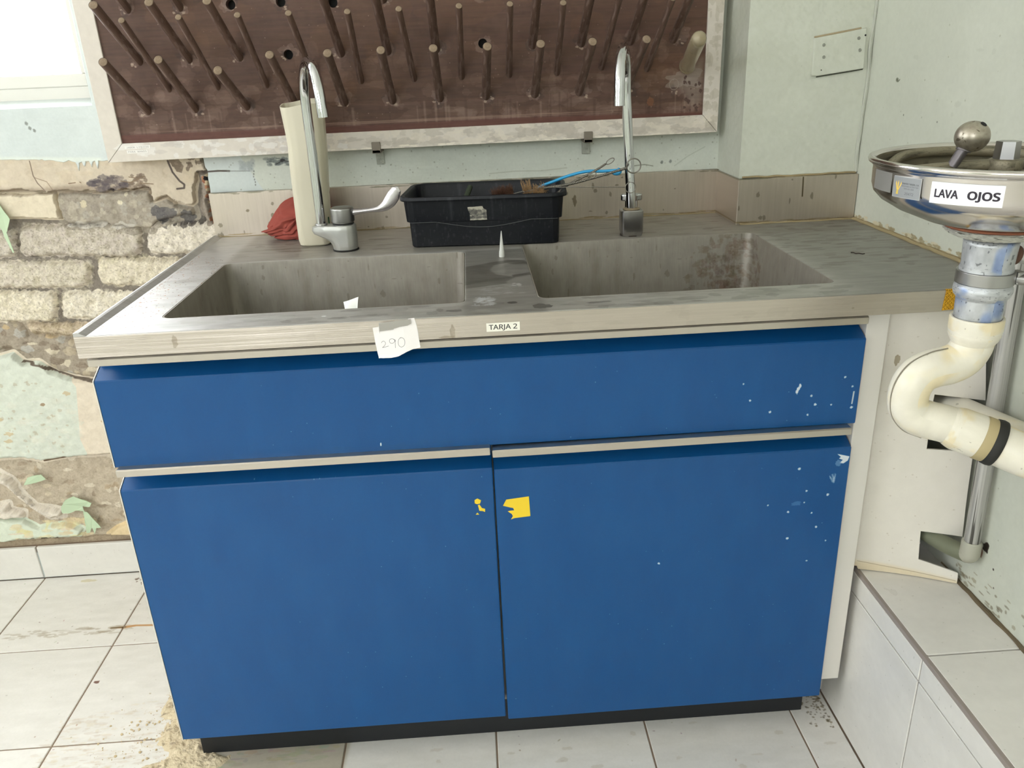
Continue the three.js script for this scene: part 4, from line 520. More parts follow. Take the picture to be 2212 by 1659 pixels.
// ---------------------------------------------------------------- drying rack: brown board in a pale metal frame, with wooden pegs
const BZ = 0.03, RB = [-0.1486, 1.1167, 1.1178, 1.80];
const board = new Region(-0.16, 1.13, 1.105, 1.56, 2000, 705);
{
  const d = board, r = rng(81); d.fill(css(80, 54, 41));
  for (let k = 0; k < 260; k++) { const y = 1.1 + r() * 0.46; d.poly([[-0.2, y], [1.2, y + (r() - 0.5) * 0.02], [1.2, y + 0.002 + r() * 0.004], [-0.2, y + 0.001]], css(...[[82, 56, 45], [108, 76, 60], [92, 60, 48]][k % 3], 0.16), 0, 0.002); }
  for (let k = 0; k < 50; k++) d.blot(-0.1 + r() * 1.2, 1.2 + r() * 0.3, 0.03 + r() * 0.07, css(...[[116, 86, 56], [80, 58, 52], [124, 84, 50]][k % 3], 0.16), k, 0.02 + r() * 0.03);
  // pale lime film and runs low on the board
  for (let k = 0; k < 120; k++) { const x = -0.14 + r() * 1.25; d.blot(x, 1.125 + Math.pow(r(), 1.6) * 0.09, 0.008 + r() * 0.03, css(146, 122, 110, 0.17), k, 0.004 + r() * 0.014); }
  for (let k = 0; k < 70; k++) { const x = -0.14 + r() * 1.25, y = 1.19 + r() * 0.1; d.blot(x, y, 0.006 + r() * 0.02, css(140, 116, 100, 0.15), k + 9, 0.006 + r() * 0.016); }
  for (let k = 0; k < 60; k++) { const x = -0.13 + r() * 1.24, w = 0.0015 + r() * 0.004, y = 1.165 + r() * 0.02; d.poly([[x, y], [x + w, y], [x + w, 1.122 + r() * 0.01], [x, 1.122]], css(...(k % 3 ? [70, 44, 36] : [150, 128, 112]), 0.4), 0, 0.0008); }
  d.poly([[-0.16, 1.1345], [0.3, 1.1325], [0.7, 1.134], [1.13, 1.128], [1.13, 1.1], [-0.16, 1.1]], css(92, 52, 42, 0.9), 0, 0.001);
  for (let k = 0; k < 40; k++) d.line([[-0.15 + r() * 1.1, 1.135 + r() * 0.006], [-0.05 + r() * 1.1, 1.136 + r() * 0.006]], css(150, 122, 106, 0.25), 0.0008);
  // stains that spread from the peg holes
  for (let k = -1; k < 13; k++) for (const y of [1.183, 1.282, 1.381]) { const x = 0.0205 + k * 0.1037; for (let m = 0; m < 5; m++) d.blot(x + (r() - 0.5) * 0.02, y + (r() - 0.5) * 0.016, 0.006 + r() * 0.010, css(...(m % 2 ? [62, 44, 40] : [138, 116, 104]), 0.4), k * 7 + m + 20, 0.005 + r() * 0.010); for (let m = 0; m < 4; m++) d.blot(x + (r() - 0.5) * 0.024, y - 0.008 + (r() - 0.5) * 0.012, 0.0012 + r() * 0.003, css(176, 156, 138, 0.7), m + k, 0.001 + r() * 0.002); }
  d.blot(1.075, 1.20, 0.035, css(156, 144, 134, 0.5), 5, 0.018, 0.8); d.poly([[1.06, 1.19], [1.115, 1.25], [1.115, 1.15], [1.09, 1.14]], css(156, 144, 134, 0.55), 0, 0.006); d.blot(1.0, 1.155, 0.009, css(112, 72, 46), 3); for (let k = 0; k < 22; k++) d.blot(1.07 + r() * 0.045, 1.13 + r() * 0.1, 0.001 + r() * 0.003, css(70, 48, 40, 0.8), k);
  { const q = []; for (let k = 0; k <= 24; k++) { const a = k / 24 * 6.28; q.push([1.051 + 0.010 * Math.cos(a), 1.189 + 0.011 * Math.sin(a)]); } d.line(q, css(150, 136, 124, 0.8), 0.0013); }
  for (let k = 0; k < 200; k++) d.dot(-0.1 + r() * 1.2, 1.13 + r() * 0.3, 0.0004 + r() * 0.0008, css(176, 158, 144, 0.5));
}
M.board = std({ map: board.tex((c, u, v) => { const n = 16 * (fbm(u * 26, v * 320, 171, 4) - 0.5) + 10 * (fbm(u * 90, v * 90, 172, 3) - 0.5); return [c[0] + n, c[1] + n * 0.9, c[2] + n * 0.8]; }), roughness: 0.6, bumpMap: gritBump, bumpScale: 0.0004 });
const pegMap = dataTex(256, 256, (u, v) => { const n = 34 * (fbm(u * 10, v * 5, 181, 4) - 0.5) + 20 * (fbm(u * 40, v * 8, 182, 3) - 0.5), s = fbm(u * 8, v * 8, 183, 3) > 0.62 ? 18 : 0; return [98 + n + s, 75 + n + s * 1.1, 64 + n + s * 1.2]; });
M.peg = std({ map: pegMap, roughness: 0.62 });
M.pegEnd = std({ map: dataTex(64, 64, (u, v) => { const n = 40 * (fbm(u * 9, v * 9, 184, 3) - 0.5); return [136 + n, 117 + n, 97 + n]; }), roughness: 0.85 });
const frameMap = new Region(-0.2, 1.2, 1.06, 1.82, 2000, 1086);
{
  const d = frameMap, r = rng(91); d.fill(css(214, 205, 194));
  for (let k = 0; k < 150; k++) { const x = 0.24 + Math.pow(r(), 0.8) * 0.9; d.blot(x, 1.085 + r() * 0.035, 0.006 + r() * 0.02, [css(182, 172, 160, 0.5), css(222, 212, 197, 0.6), css(194, 185, 172, 0.5)][k % 3], k, 0.004 + r() * 0.008, 0.8); }
  for (let k = 0; k < 60; k++) d.blot(-0.17 + r() * 0.5, 1.083 + r() * 0.035, 0.004 + r() * 0.014, [css(226, 222, 216, 0.7), css(196, 188, 180, 0.6)][k % 2], k, 0.003 + r() * 0.006);
  for (let k = 0; k < 70; k++) d.blot(0.2 + r() * 0.94, 1.083 + r() * 0.005, 0.004 + r() * 0.01, css(236, 228, 212, 0.8), k, 0.0015, 0.9);
  for (let k = 0; k < 40; k++) d.blot(1.117 + r() * 0.035, 1.09 + r() * 0.3, 0.002 + r() * 0.008, css(186, 176, 160, 0.5), k, 0.003 + r() * 0.012);
}
M.frame = std({ map: frameMap.tex((c, u, v) => { const n = 9 * (fbm(u * 120, v * 120, 191, 3) - 0.5); return [c[0] + n, c[1] + n, c[2] + n]; }), roughness: 0.5 });
const rack = thing('drying_rack', 'brown wall-mounted drying board with rows of slanted wooden pegs in a pale frame', 'drying rack');
{
  const circ = (x, y, r) => { const o = []; for (let k = 0; k < 20; k++) { const a = -k / 20 * 6.2832; o.push([x + r * Math.cos(a), y + r * Math.sin(a)]); } return o; };
  const empty = [[0.2296, 1.2808], [0.6387, 1.2867], [0.1261, 1.3795], [0.2279, 1.3811], [0.3337, 1.376]];
  const face = extrude(shapeOf([[-0.152, 1.112], [1.120, 1.112], [1.120, 1.79], [-0.152, 1.79]], empty.map(e => circ(...e, 0.0098))), 0.020).translate(0, 0, BZ - 0.020);
  mesh('board', uvOn(plain(face), 'x', board.u0, board.u1, 'y', board.v0, board.v1), M.board, rack, 'stained brown board');
  mesh('back_sheet', box(-0.152, 1.120, 1.112, 1.79, 0.001, 0.009, 0), M.gap, rack);
  const o = [[-0.1856, 1.0797], [1.151, 1.0852], [1.1545, 1.826], [-0.190, 1.826]], n = [[-0.1486, 1.1178], [1.1167, 1.1231], [1.119, 1.788], [-0.151, 1.788]];
  for (let k = 0; k < 4; k++) { const j = (k + 1) % 4, e = 0.0004, m = (a, b, t) => [mix(a[0], b[0], t), mix(a[1], b[1], t)]; const pts = [m(o[k], o[j], e / 1.2), m(o[j], o[k], e / 1.2), m(n[j], n[k], e), m(n[k], n[j], e)]; mesh('frame_rail', uvOn(plain(extrude(shapeOf(pts), 0.049, 0.0012, 2).translate(0, 0, -0.0145)), 'x', frameMap.u0, frameMap.u1, 'y', frameMap.v0, frameMap.v1), M.frame, rack); }
  const dirT = V(0, 0.125, 0.178).normalize(), dirK = V(0, 0.0955, 0.170).normalize(), K = 0.195, T = 0.218;
  const pegs = [];   // base x, base y, thick?, sideways lean, length
  for (const [x, dx] of [[-0.083, -1], [0.017, 2], [0.126, 3], [0.229, -1], [0.335, 2], [0.438, 1], [0.54, -1], [0.64, 3], [0.746, 0], [0.843, 4], [0.945, 7]]) pegs.push([x, 1.183, 1, dx]);
  for (const x of [-0.080, 0.022, 0.127, 0.339, 0.437, 0.539, 0.744, 0.848, 0.954, 1.046]) pegs.push([x, 1.281, 1, 0]);
  for (const [x, dx] of [[-0.03, -2], [0.072, 1], [0.175, 6], [0.278, -3], [0.375, 9], [0.488, -8], [0.59, 3], [0.692, -3], [0.795, -5], [0.892, 6], [0.991, 8], [1.078, -33]]) pegs.push([x, x > 0.85 && x < 0.9 ? 1.231 : 1.224, 0, dx]);
  for (const x of [-0.083, 0.022, 0.437]) pegs.push([x, 1.380, 1, 0]);
  const r = rng(95);
  pegs.forEach(([x, y, thick, dx], i) => {
    const R = thick ? 0.0086 : 0.0064, L = (thick ? K : T) * (0.99 + 0.02 * r()), q = thick ? dirK : dirT; const dir = dx === -33 ? V(-0.033, 0.053, 0.209).normalize() : V(dx / 1000, q.y * L, q.z * L).normalize(); if (Math.abs(x - 0.126) < 0.001 && y < 1.2) dir.set(0.003, 0.073, 0.181).normalize();
    const g = new THREE.CylinderGeometry(R, R * 1.06, L + 0.014, 14, 6, true), p = g.attributes.position; for (let k = 0; k < p.count; k++) { const e = 1 + 0.07 * (fbm(p.getY(k) * 60 + i, Math.atan2(p.getX(k), p.getZ(k)), i, 2) - 0.5); p.setX(k, p.getX(k) * e); p.setZ(k, p.getZ(k) * e); } g.computeVertexNormals();
    const peg = mesh('peg', g.translate(0, (L - 0.014) / 2, 0), M.peg, rack); peg.quaternion.setFromUnitVectors(V(0, 1, 0), dir); peg.position.set(x, y, BZ);
    mesh('peg_end', lathe([[R * 0.99, L - 0.001], [R * 0.86, L + 0.0006], [R * 0.4, L + 0.0010], [0.00001, L + 0.0010]], 14), M.pegEnd, peg);
  });
  for (const [x0, y0] of [[0.3945, 1.0775], [0.862, 1.0795]]) { const c = mesh('mounting_clip', merge(box(x0 - 0.008, x0 + 0.010, y0 - 0.033, y0 + 0.004, -0.0155, -0.0125, 0.0008), box(x0 - 0.010, x0 + 0.009, y0 - 0.004, y0 + 0.0035, -0.0155, 0.039, 0.001), box(x0 - 0.010, x0 + 0.009, y0 - 0.004, y0 + 0.020, 0.0355, 0.039, 0.0012)), M.clip || (M.clip = std({ color: 0x7d7468, roughness: 0.5, metalness: 0.4 })), rack); mesh('screw', lathe([[0, 0.0016], [0.003, 0.0014], [0.0036, 0]], 14).rotateX(Math.PI / 2).translate(x0 + 0.001, y0 - 0.022, -0.0128), M.mint, c); mesh('tab', box(x0 - 0.008, x0 + 0.010, y0 - 0.033, y0 - 0.004, -0.0127, -0.0117, 0.0004), M.mint, c); }
  const lab = (t, w, h) => printed(w, h, 400, c => { c.fill(css(232, 228, 222)); c.text(t, w * 0.06, h * 0.24, h * 0.72, css(158, 152, 148), 'monospace', '', 0, w * 0.88); });
  const a = mesh('label_strip', plate(0.055, 0.0072), lab('JABON LIQUIDO', 0.055, 0.0072), rack, 'faded white label reading JABON LIQUIDO'); a.position.set(-0.1445, 1.1055, 0.0346); a.rotation.z = 0.004;
  const b = mesh('label_strip', plate(0.045, 0.0072), lab('PARA MANOS', 0.045, 0.0072), rack, 'faded white label reading PARA MANOS'); b.position.set(-0.1415, 1.0965, 0.0346); b.rotation.z = 0.004;
}
// drained test tube put over the last thin peg
{
  const t = thing('test_tube', 'cloudy yellowed tube slipped over the last peg at the right', 'tube'); t.position.set(1.0765, 1.2235, 0.034); t.quaternion.setFromUnitVectors(V(0, 1, 0), V(-0.033, 0.053, 0.209).normalize());
  mesh('glass', lathe([[0.0165, 0.012], [0.0175, 0.010], [0.0162, 0.016], [0.0150, 0.03], [0.0150, 0.205], [0.0140, 0.216], [0.010, 0.2235], [0.0001, 0.2265], [0.0001, 0.2255], [0.0092, 0.2225], [0.0128, 0.2155], [0.0138, 0.205], [0.0138, 0.03], [0.0150, 0.012], [0.0165, 0.012]], 28), phys({ color: 0xe9dfc4, transmission: 0.75, thickness: 0, roughness: 0.25, ior: 1.45 }), t);
  mesh('residue', lathe([[0.0137, 0.02], [0.0134, 0.03], [0.0134, 0.13], [0.0130, 0.155], [0.0137, 0.155]], 24), phys({ color: 0x9b8050, roughness: 0.8, transmission: 0.35, thickness: 0 }), t, 'dried yellow brown residue');
}

// ---------------------------------------------------------------- painted-over plate on the pillar
{
  const t = thing('cover_plate', 'painted-over rectangular metal plate on the corner pillar, tilted', 'cover plate');
  const pts = [[1.3064, 1.2694], [1.4135, 1.2845], [1.4165, 1.2075], [1.3189, 1.1965], [1.3085, 1.1975]];
  mesh('plate', uvOn(plain(extrude(shapeOf(pts), 0.0085, 0.0018, 2).translate(0, 0, 0.1368)), 'x', 0, 0.7, 'y', 0, 0.7), M.mint, t);
  for (const [x, y] of [[1.3275, 1.2555], [1.3985, 1.2655], [1.330, 1.2325], [1.4035, 1.243]]) mesh('screw', lathe([[0, 0.0018], [0.0025, 0.0015], [0.0034, 0]], 16).rotateX(Math.PI / 2).translate(x, y, 0.1452), M.mint, t);
  for (const [x, y, s] of [[1.327, 1.208, 0.0012], [1.4115, 1.2705, 0.0018]]) mesh('screw_hole', lathe([[0.0001, 0.0004], [s, 0.0003], [s * 1.05, 0]], 14).rotateX(Math.PI / 2).translate(x, y, 0.1453), M.black, t);
  mesh('grimy_edge', tube([[1.3075, 1.2705, 0.1430], [1.34, 1.2752, 0.1435], [1.38, 1.2808, 0.1435], [1.402, 1.284, 0.1430]], 0.0022, 30, 6), std({ color: 0xa8987a, roughness: 0.9 }), t, 'brown grime along the top edge');
  mesh('gap_shade', tube([[1.3195, 1.1950, 0.1412], [1.35, 1.1985, 0.1416], [1.39, 1.2030, 0.1416], [1.4155, 1.2062, 0.1412]], 0.0013, 30, 6), std({ color: 0x4d4f44, roughness: 0.9 }), t, 'dark tube put in as the shade of the gap under the lower edge');  // solid dark tube stands in for the shade below the plate
}

// ---------------------------------------------------------------- swan-neck taps
{
  const t = thing('lever_tap', 'chrome swan-neck tap with a grey body and a curved wrist-blade lever', 'tap', [0.330, 0.9, 0.205]);
  const body = (() => { const R = []; const sec = (y, rr, ext, zz) => { const o = []; for (let k = 0; k < 40; k++) { const a = k / 40 * 6.2832, c = Math.cos(a), s = Math.sin(a); let x = rr * c, z = rr * s; if (x < 0) x *= ext; o.push([x, y, z * (x < 0 ? mix(1, zz, clamp(-x / (rr * ext))) : 1)]); } return o; };
    for (const [y, r, e, z] of [[0, 0.0225, 1, 1], [0.003, 0.0248, 1, 1], [0.010, 0.0255, 1.02, 1], [0.018, 0.0258, 1.15, 0.95], [0.025, 0.026, 1.5, 0.85], [0.031, 0.026, 2.0, 0.78], [0.036, 0.026, 2.38, 0.75], [0.043, 0.026, 2.5, 0.75], [0.050, 0.0258, 2.48, 0.74], [0.0525, 0.0245, 2.42, 0.72]]) R.push(sec(y, r, e, z)); return loft(R, true, true); })();
  mesh('body', toCreasedNormals(body, 0.6), std({ color: 0xbfbfbb, metalness: 0.75, roughness: 0.48 }), t, 'dull grey cast body');
  mesh('base_ring', lathe([[0.0, 0.0005], [0.0262, 0.0005], [0.0268, 0.002], [0.025, 0.0035]], 32), M.gap, t);
  const sp = []; for (const y of [0.05, 0.09, 0.14, 0.19, 0.24, 0.285]) sp.push([-0.0455, y, -0.004]); for (let k = 1; k <= 9; k++) { const a = Math.PI * k / 10; const u = 0.072 * (1 - Math.cos(a)); sp.push([-0.0455 + u * 0.36, 0.291 + 0.072 * Math.sin(a), -0.004 + u * 0.93]); } sp.push([-0.0455 + 0.144 * 0.366, 0.284, -0.004 + 0.144 * 0.935], [-0.0455 + 0.144 * 0.372, 0.269, -0.004 + 0.144 * 0.94]);
  const spout = mesh('spout', tube(sp, 0.0097, 120, 22), M.chrome, t, 'tall chrome swan neck');
  mesh('outlet', merge(tube([sp[15], sp[16]], 0.00985, 2, 22), tube([sp[14], sp[15], sp[16]], 0.0080, 8, 18)), M.chrome, spout); mesh('collar', lathe([[0.0097, 0.0505], [0.0125, 0.052], [0.0125, 0.0555], [0.0098, 0.057]], 24).translate(-0.0455, 0, -0.004), M.satin, spout);
  const cap = mesh('valve_cap', lathe([[0, 0.0875], [0.0200, 0.0875], [0.0232, 0.0862], [0.0240, 0.0835], [0.0238, 0.060], [0.0222, 0.0575], [0.0205, 0.0560], [0.0205, 0.0525]], 36), M.satin, t, 'satin cylinder over the valve'); cap.position.z = -0.002;
  mesh('seal_ring', lathe([[0.0200, 0.0575], [0.0216, 0.0565], [0.0216, 0.0538], [0.0200, 0.0530]], 32), M.gap, cap);
  const lev = (() => { const path = [[0.018, 0.0755, 0], [0.036, 0.0770, 0.0], [0.056, 0.0785, 0.0], [0.074, 0.0800, 0.0], [0.088, 0.0850, 0.0], [0.099, 0.0940, 0.0], [0.108, 0.1060, 0.0], [0.115, 0.1180, 0.0], [0.1175, 0.1225, 0]], w = [0.0075, 0.0055, 0.0045, 0.0062, 0.0100, 0.0128, 0.0132, 0.0098, 0.002], th = [0.0078, 0.0062, 0.0052, 0.0044, 0.0038, 0.0034, 0.0032, 0.0028, 0.001], R = []; const c = new THREE.CatmullRomCurve3(path.map(q => V(...q))); for (let k = 0; k <= 24; k++) { const s = k / 24, f = s * 8, i = Math.min(7, Math.floor(f)), q = c.getPoint(s), tn = c.getTangent(s), up = V(-tn.y, tn.x, 0), ww = mix(w[i], w[i + 1], f - i), tt = mix(th[i], th[i + 1], f - i), o = []; for (let m = 0; m < 18; m++) { const a = m / 18 * 6.2832; o.push(q.clone().addScaledVector(up, Math.sin(a) * ww).add(V(0, 0, Math.cos(a) * tt)).toArray()); } R.push(o); } return loft(R, true, true); })();
  mesh('lever', lev.rotateX(-0.75 * 0).translate(0, 0, 0), std({ color: 0xd6d2d6, metalness: 0.9, roughness: 0.24 }), cap, 'curved polished lever blade');
}
{
  const t = thing('valve_tap', 'chrome swan-neck tap rising from a square block with a lobed knob behind', 'tap', [0.9275, 0.9, 0.200]);
  const hex = roundRect(-0.0225, 0.0225, -0.021, 0.024, 0.007, 3);
  mesh('body', toCreasedNormals(loft([[0, 0.86], [0.003, 0.92], [0.010, 0.99], [0.046, 1], [0.052, 0.99], [0.054, 0.94]].map(([y, s]) => hex.map(([x, z]) => [x * s, y, z * s])), true, true), 0.5), std({ color: 0x9c9a98, metalness: 0.95, roughness: 0.3 }), t, 'square metal block');
  mesh('base_ring', lathe([[0.0, 0.0004], [0.0225, 0.0004], [0.0232, 0.0018], [0.020, 0.003]], 32), std({ color: 0x3a2f26, roughness: 0.9 }), t);
  mesh('washer', lathe([[0.0095, 0.0538], [0.0175, 0.0538], [0.0178, 0.0558], [0.012, 0.0575], [0.0095, 0.0575]], 28).translate(0, 0, 0.003), std({ color: 0x8f8068, roughness: 0.7, metalness: 0.4 }), t);
  const lean = -0.062, sp = []; for (const y of [0.05, 0.10, 0.15, 0.20, 0.25, 0.288]) sp.push([lean * (y - 0.05), y, 0.003]); const x0 = lean * 0.24; for (let k = 1; k <= 9; k++) { const a = Math.PI * k / 10, u = 0.070 * (1 - Math.cos(a)); sp.push([x0 - u * 0.27, 0.293 + 0.072 * Math.sin(a), 0.003 + u * 0.963]); } sp.push([x0 - 0.140 * 0.27, 0.283, 0.003 + 0.140 * 0.963], [x0 - 0.141 * 0.27, 0.2665, 0.003 + 0.141 * 0.963]);
  const spout = mesh('spout', tube(sp, 0.0099, 120, 22), M.chrome, t, 'tall chrome swan neck'); mesh('outlet', merge(tube([sp[15], sp[16]], 0.01005, 2, 22), tube([sp[14], sp[15], sp[16]], 0.0081, 8, 18)), M.chrome, spout);
  const lobes = []; for (let k = 0; k < 72; k++) { const a = k / 72 * 6.2832, q = 0.0185 + 0.0042 * Math.cos(4 * a); lobes.push([q * Math.cos(a), q * Math.sin(a)]); }
  const knob = mesh('knob', extrude(shapeOf(lobes), 0.014, 0.003, 3).rotateX(-Math.PI / 2).translate(0, 0.066, 0), M.chrome, t, 'four-lobed chrome knob'); knob.position.set(0.0045, 0.002, -0.022);
  mesh('stem', lathe([[0, 0.068], [0.0125, 0.068], [0.0135, 0.066], [0.0135, 0.052], [0.0150, 0.049], [0, 0.049]], 28), M.chrome, knob);
}

// ---------------------------------------------------------------- cut-down bottle and the red rag behind it
{
  const t = thing('plastic_bottle', 'tall cream plastic bottle with its top cut off, behind the lever tap', 'bottle', [0.256, 0.9, 0.130]);
  const sec = (w, d, y, cx) => { const o = []; for (let k = 0; k < 48; k++) { const a = k / 48 * 6.2832, c = Math.cos(a), s = Math.sin(a), e = 0.55; o.push([cx + w * Math.sign(c) * Math.pow(Math.abs(c), e), y, d * Math.sign(s) * Math.pow(Math.abs(s), e)]); } return o; };
  const out = [[0.0265, 0.026, 0, 0], [0.0325, 0.0315, 0.004, 0], [0.0345, 0.0335, 0.014, 0], [0.0355, 0.034, 0.05, 0.001], [0.0366, 0.034, 0.10, 0.003], [0.0362, 0.0335, 0.106, 0.003], [0.0372, 0.034, 0.112, 0.0035], [0.0388, 0.034, 0.18, 0.0065], [0.0390, 0.034, 0.200, 0.0080], [0.0384, 0.034, 0.204, 0.0082], [0.0400, 0.034, 0.235, 0.0080], [0.0430, 0.034, 0.288, 0.0072]];
  const rings = out.map(([w, d, y, c]) => sec(w, d, y, c)); const rim = rings[rings.length - 1]; rings[rings.length - 1] = rim.map(([x, y, z]) => [x, y + 0.003 * Math.sin(x * 60) - 0.004 * (z / 0.034), z]);
  const inn = out.slice().reverse().map(([w, d, y, c], i) => sec(w - 0.0014, d - 0.0014, Math.max(y, 0.003), c).map(([x, yy, z]) => i ? [x, yy, z] : [x, yy + 0.003 * Math.sin(x * 60) - 0.004 * (z / 0.034), z]));
  mesh('shell', toCreasedNormals(loft([...rings, ...inn], true, true), 0.7), phys({ color: 0xe9e2cc, roughness: 0.42, transmission: 0.25, thickness: 0 }), t).rotation.set(0, 0.05, 0);
  mesh('label_remnant', box(0.0335, 0.0352, 0.046, 0.060, 0.016, 0.0235, 0.0003), std({ color: 0x1d4b2b, roughness: 0.6 }), t, 'dark green scrap of label').position.set(0.0016, 0, 0);
}
{
  const t = thing('red_rag', 'crumpled brick red cloth wedged behind the cream bottle', 'rag', [0.205, 0.9, 0.055]);
  const g = mergeVertices(new THREE.IcosahedronGeometry(1, 40).deleteAttribute('uv').deleteAttribute('normal')), p = g.attributes.position, q = V();
  for (let i = 0; i < p.count; i++) {
    q.fromBufferAttribute(p, i); const a = Math.atan2(q.y, q.x), h = q.y;
    let f = 1 + 0.10 * Math.sin(a * 5 + 3 * fbm(q.x * 2, q.z * 2, 3, 2) * 3) * (1 - Math.abs(q.y)) + 0.22 * (fbm(q.x * 1.6 + 7, q.y * 1.6 + q.z * 1.3, 5, 3) - 0.5);
    const fold = Math.abs(((q.x * 0.9 - q.y * 1.3 + 0.8 * fbm(q.x * 3, q.y * 3, 8, 2)) * 2.6) % 1 - 0.5); f -= 0.12 * sstep(0.30, 0.5, fold);
    let x = q.x * f, y = q.y * f, z = q.z * f;
    const up = clamp((y + 1) / 2); x = x * mix(0.106, 0.052, up) - 0.004 + 0.016 * up; if (x < -0.03) y = mix(y, -0.55, sstep(-0.03, -0.10, x)); y = y * 0.052 + 0.046; z = z * mix(0.046, 0.026, up) - 0.012 * up;
    y = Math.max(0.0008 + 0.002 * fbm(x * 90, z * 90, 9, 2), y); z = Math.max(z, -0.050); p.setXYZ(i, x, y, z);
  }
  g.computeVertexNormals();
  const weave = dataTex(128, 128, (u, v, i, j) => { const n = 128 + 60 * Math.sin(i * 1.57) * Math.sin(j * 1.57); return [n, n, n]; }, false, THREE.RepeatWrapping);
  mesh('cloth', uvBox(g, 0.05), phys({ color: 0x9a4a40, roughness: 0.95, sheen: 0.2, sheenColor: new THREE.Color(0xd08070), bumpMap: weave, bumpScale: 0.0004 }), t);
}
// ---------------------------------------------------------------- black tub with brushes
const tubMap = new Region(0, 1, 0, 1, 1024, 512);
{
  const d = tubMap, r = rng(101); d.fill(css(19, 21, 26));
  for (let k = 0; k < 150; k++) { const x = r(), y = r(); d.poly([[x, y], [x + 0.004 + r() * 0.006, y], [x + 0.003, y - 0.05 - r() * 0.12], [x, y - 0.04]], css(112, 114, 116, 0.16), 0, 0.001); }
  for (let k = 0; k < 110; k++) d.blot(r(), Math.pow(r(), 1.5) * 0.6, 0.002 + r() * 0.006, css(130, 132, 134, 0.13), k, 0.004 + r() * 0.03);
  for (const [x, w] of [[0.30, 0.02], [0.55, 0.012], [0.75, 0.010], [0.31, 0.006]]) d.poly([[x, 0.98], [x + w, 0.98], [x + w * 0.9, 0.55], [x + w * 0.3, 0.5]], css(110, 112, 112, 0.22), 0, 0.004);
}
const tubBin = thing('plastic_tub', 'rectangular black plastic tub with scuffed sides and a rolled rim', 'tub', [0.626, 0.9, 0.152]);
tubBin.rotation.y = -0.0892;
{
  const N = 160, sec = (w, d, rr, y, bulge = 0) => { const base = roundRect(-w, w, -d, d, rr, 39); return base.map(([x, z]) => [x, typeof y === 'function' ? y(x, z) : y, z]); };
  // the lower edge of the proud upper skirt dips along the middle of each long side
  const step = (x, z) => 0.0535 - 0.0125 * Math.pow(Math.cos(clamp(x / 0.098, -1, 1) * Math.PI / 2), 1.2) * sstep(0.02, 0.06, Math.abs(z));
  const prof = [[0.140, 0.074, 0.012, 0.0006], [0.149, 0.083, 0.014, 0.0006], [0.1515, 0.0855, 0.015, 0.003], [0.1525, 0.087, 0.016, 0.02], [0.1535, 0.0885, 0.017, (x, z) => step(x, z) - 0.0015], [0.1585, 0.0930, 0.019, (x, z) => step(x, z)], [0.1590, 0.0936, 0.020, (x, z) => step(x, z) + 0.003], [0.1605, 0.0950, 0.022, 0.075], [0.1625, 0.0970, 0.026, 0.0955], [0.1690, 0.1035, 0.033, 0.0960], [0.1700, 0.1045, 0.034, 0.0985], [0.1688, 0.1033, 0.034, 0.1042], [0.1660, 0.1005, 0.033, 0.1052], [0.1605, 0.0952, 0.028, 0.1040], [0.1580, 0.0925, 0.026, 0.0985], [0.1500, 0.0845, 0.016, 0.02], [0.1480, 0.0825, 0.014, 0.004], [0.10, 0.05, 0.01, 0.0032]];
  const g = plain(toCreasedNormals(loft(prof.map(q => sec(...q)), true, true), 0.5));
  const p = g.attributes.position, uv = new Float32Array(p.count * 2); for (let i = 0; i < p.count; i++) { const z = p.getZ(i), x = p.getX(i); uv[2 * i] = 0.5 + x / 0.34 + (Math.abs(x) > 0.15 ? z * 0.5 : 0); uv[2 * i + 1] = p.getY(i) / 0.105; } g.setAttribute('uv', new THREE.BufferAttribute(uv, 2));
  mesh('shell', g, phys({ map: tubMap.tex((c, u, v) => { const n = 9 * (fbm(u * 60, v * 30, 201, 4) - 0.5); return [c[0] + n, c[1] + n, c[2] + n]; }), roughness: 0.46, specularIntensity: 0.55 }), tubBin);
  const lm = new Region(0, 0.04, 0, 0.029, 320, 232), r = rng(103); lm.fill(css(178, 172, 156)); for (let k = 0; k < 150; k++) lm.blot(r() * 0.04, 0.004 + r() * 0.018, 0.0012 + r() * 0.004, css(...[[58, 58, 58], [84, 82, 78], [110, 107, 100]][k % 3], 0.4), k, 0.0008 + r() * 0.002, 0.8);
  const lb = mesh('label_remnant', uvOn(plain(extrude(shapeOf(ragged([[0.0005, 0.0275], [0.0305, 0.0285], [0.032, 0.024], [0.038, 0.021], [0.0385, 0.001], [0.004, 0.0005], [0.0045, 0.014], [0.0015, 0.021]], 0.002, 0.0006, 7)), 0.0005)), 'x', 0, 0.04, 'y', 0, 0.029), std({ map: lm.tex(null), roughness: 0.8 }), tubBin, 'worn-off remnant of a pale label'); lb.position.set(-0.031, 0.0545, 0.0943); lb.rotation.x = 0.09;
  // pale scuff along the dipped edge
  const sc = []; for (let k = 0; k <= 40; k++) { const x = -0.15 + 0.3 * k / 40; sc.push([x, step(x, 0.09) - 0.0004, 0.0932]); }
  mesh('scuffed_edge', tube(sc, 0.0007, 90, 5), std({ color: 0x4c4e4f, roughness: 0.8 }), tubBin);
}
M.wire = std({ color: 0x8a857c, metalness: 0.9, roughness: 0.38 });
function twisted(pts, rad, turns, seg = 200) { const c = new THREE.CatmullRomCurve3(pts.map(p => V(...p)), false, 'centripetal'), o = []; for (const ph of [0, Math.PI]) { const q = []; for (let k = 0; k <= seg; k++) { const t = k / seg, P = c.getPointAt(t), T = c.getTangentAt(t), A = V(0, 1, 0).cross(T).normalize(), B = T.clone().cross(A), a = ph + t * turns * 6.2832; q.push(P.addScaledVector(A, Math.cos(a) * rad).addScaledVector(B, Math.sin(a) * rad)); } o.push(new THREE.TubeGeometry(new THREE.CatmullRomCurve3(q), seg, rad * 0.95, 6, false)); } return merge(o); }
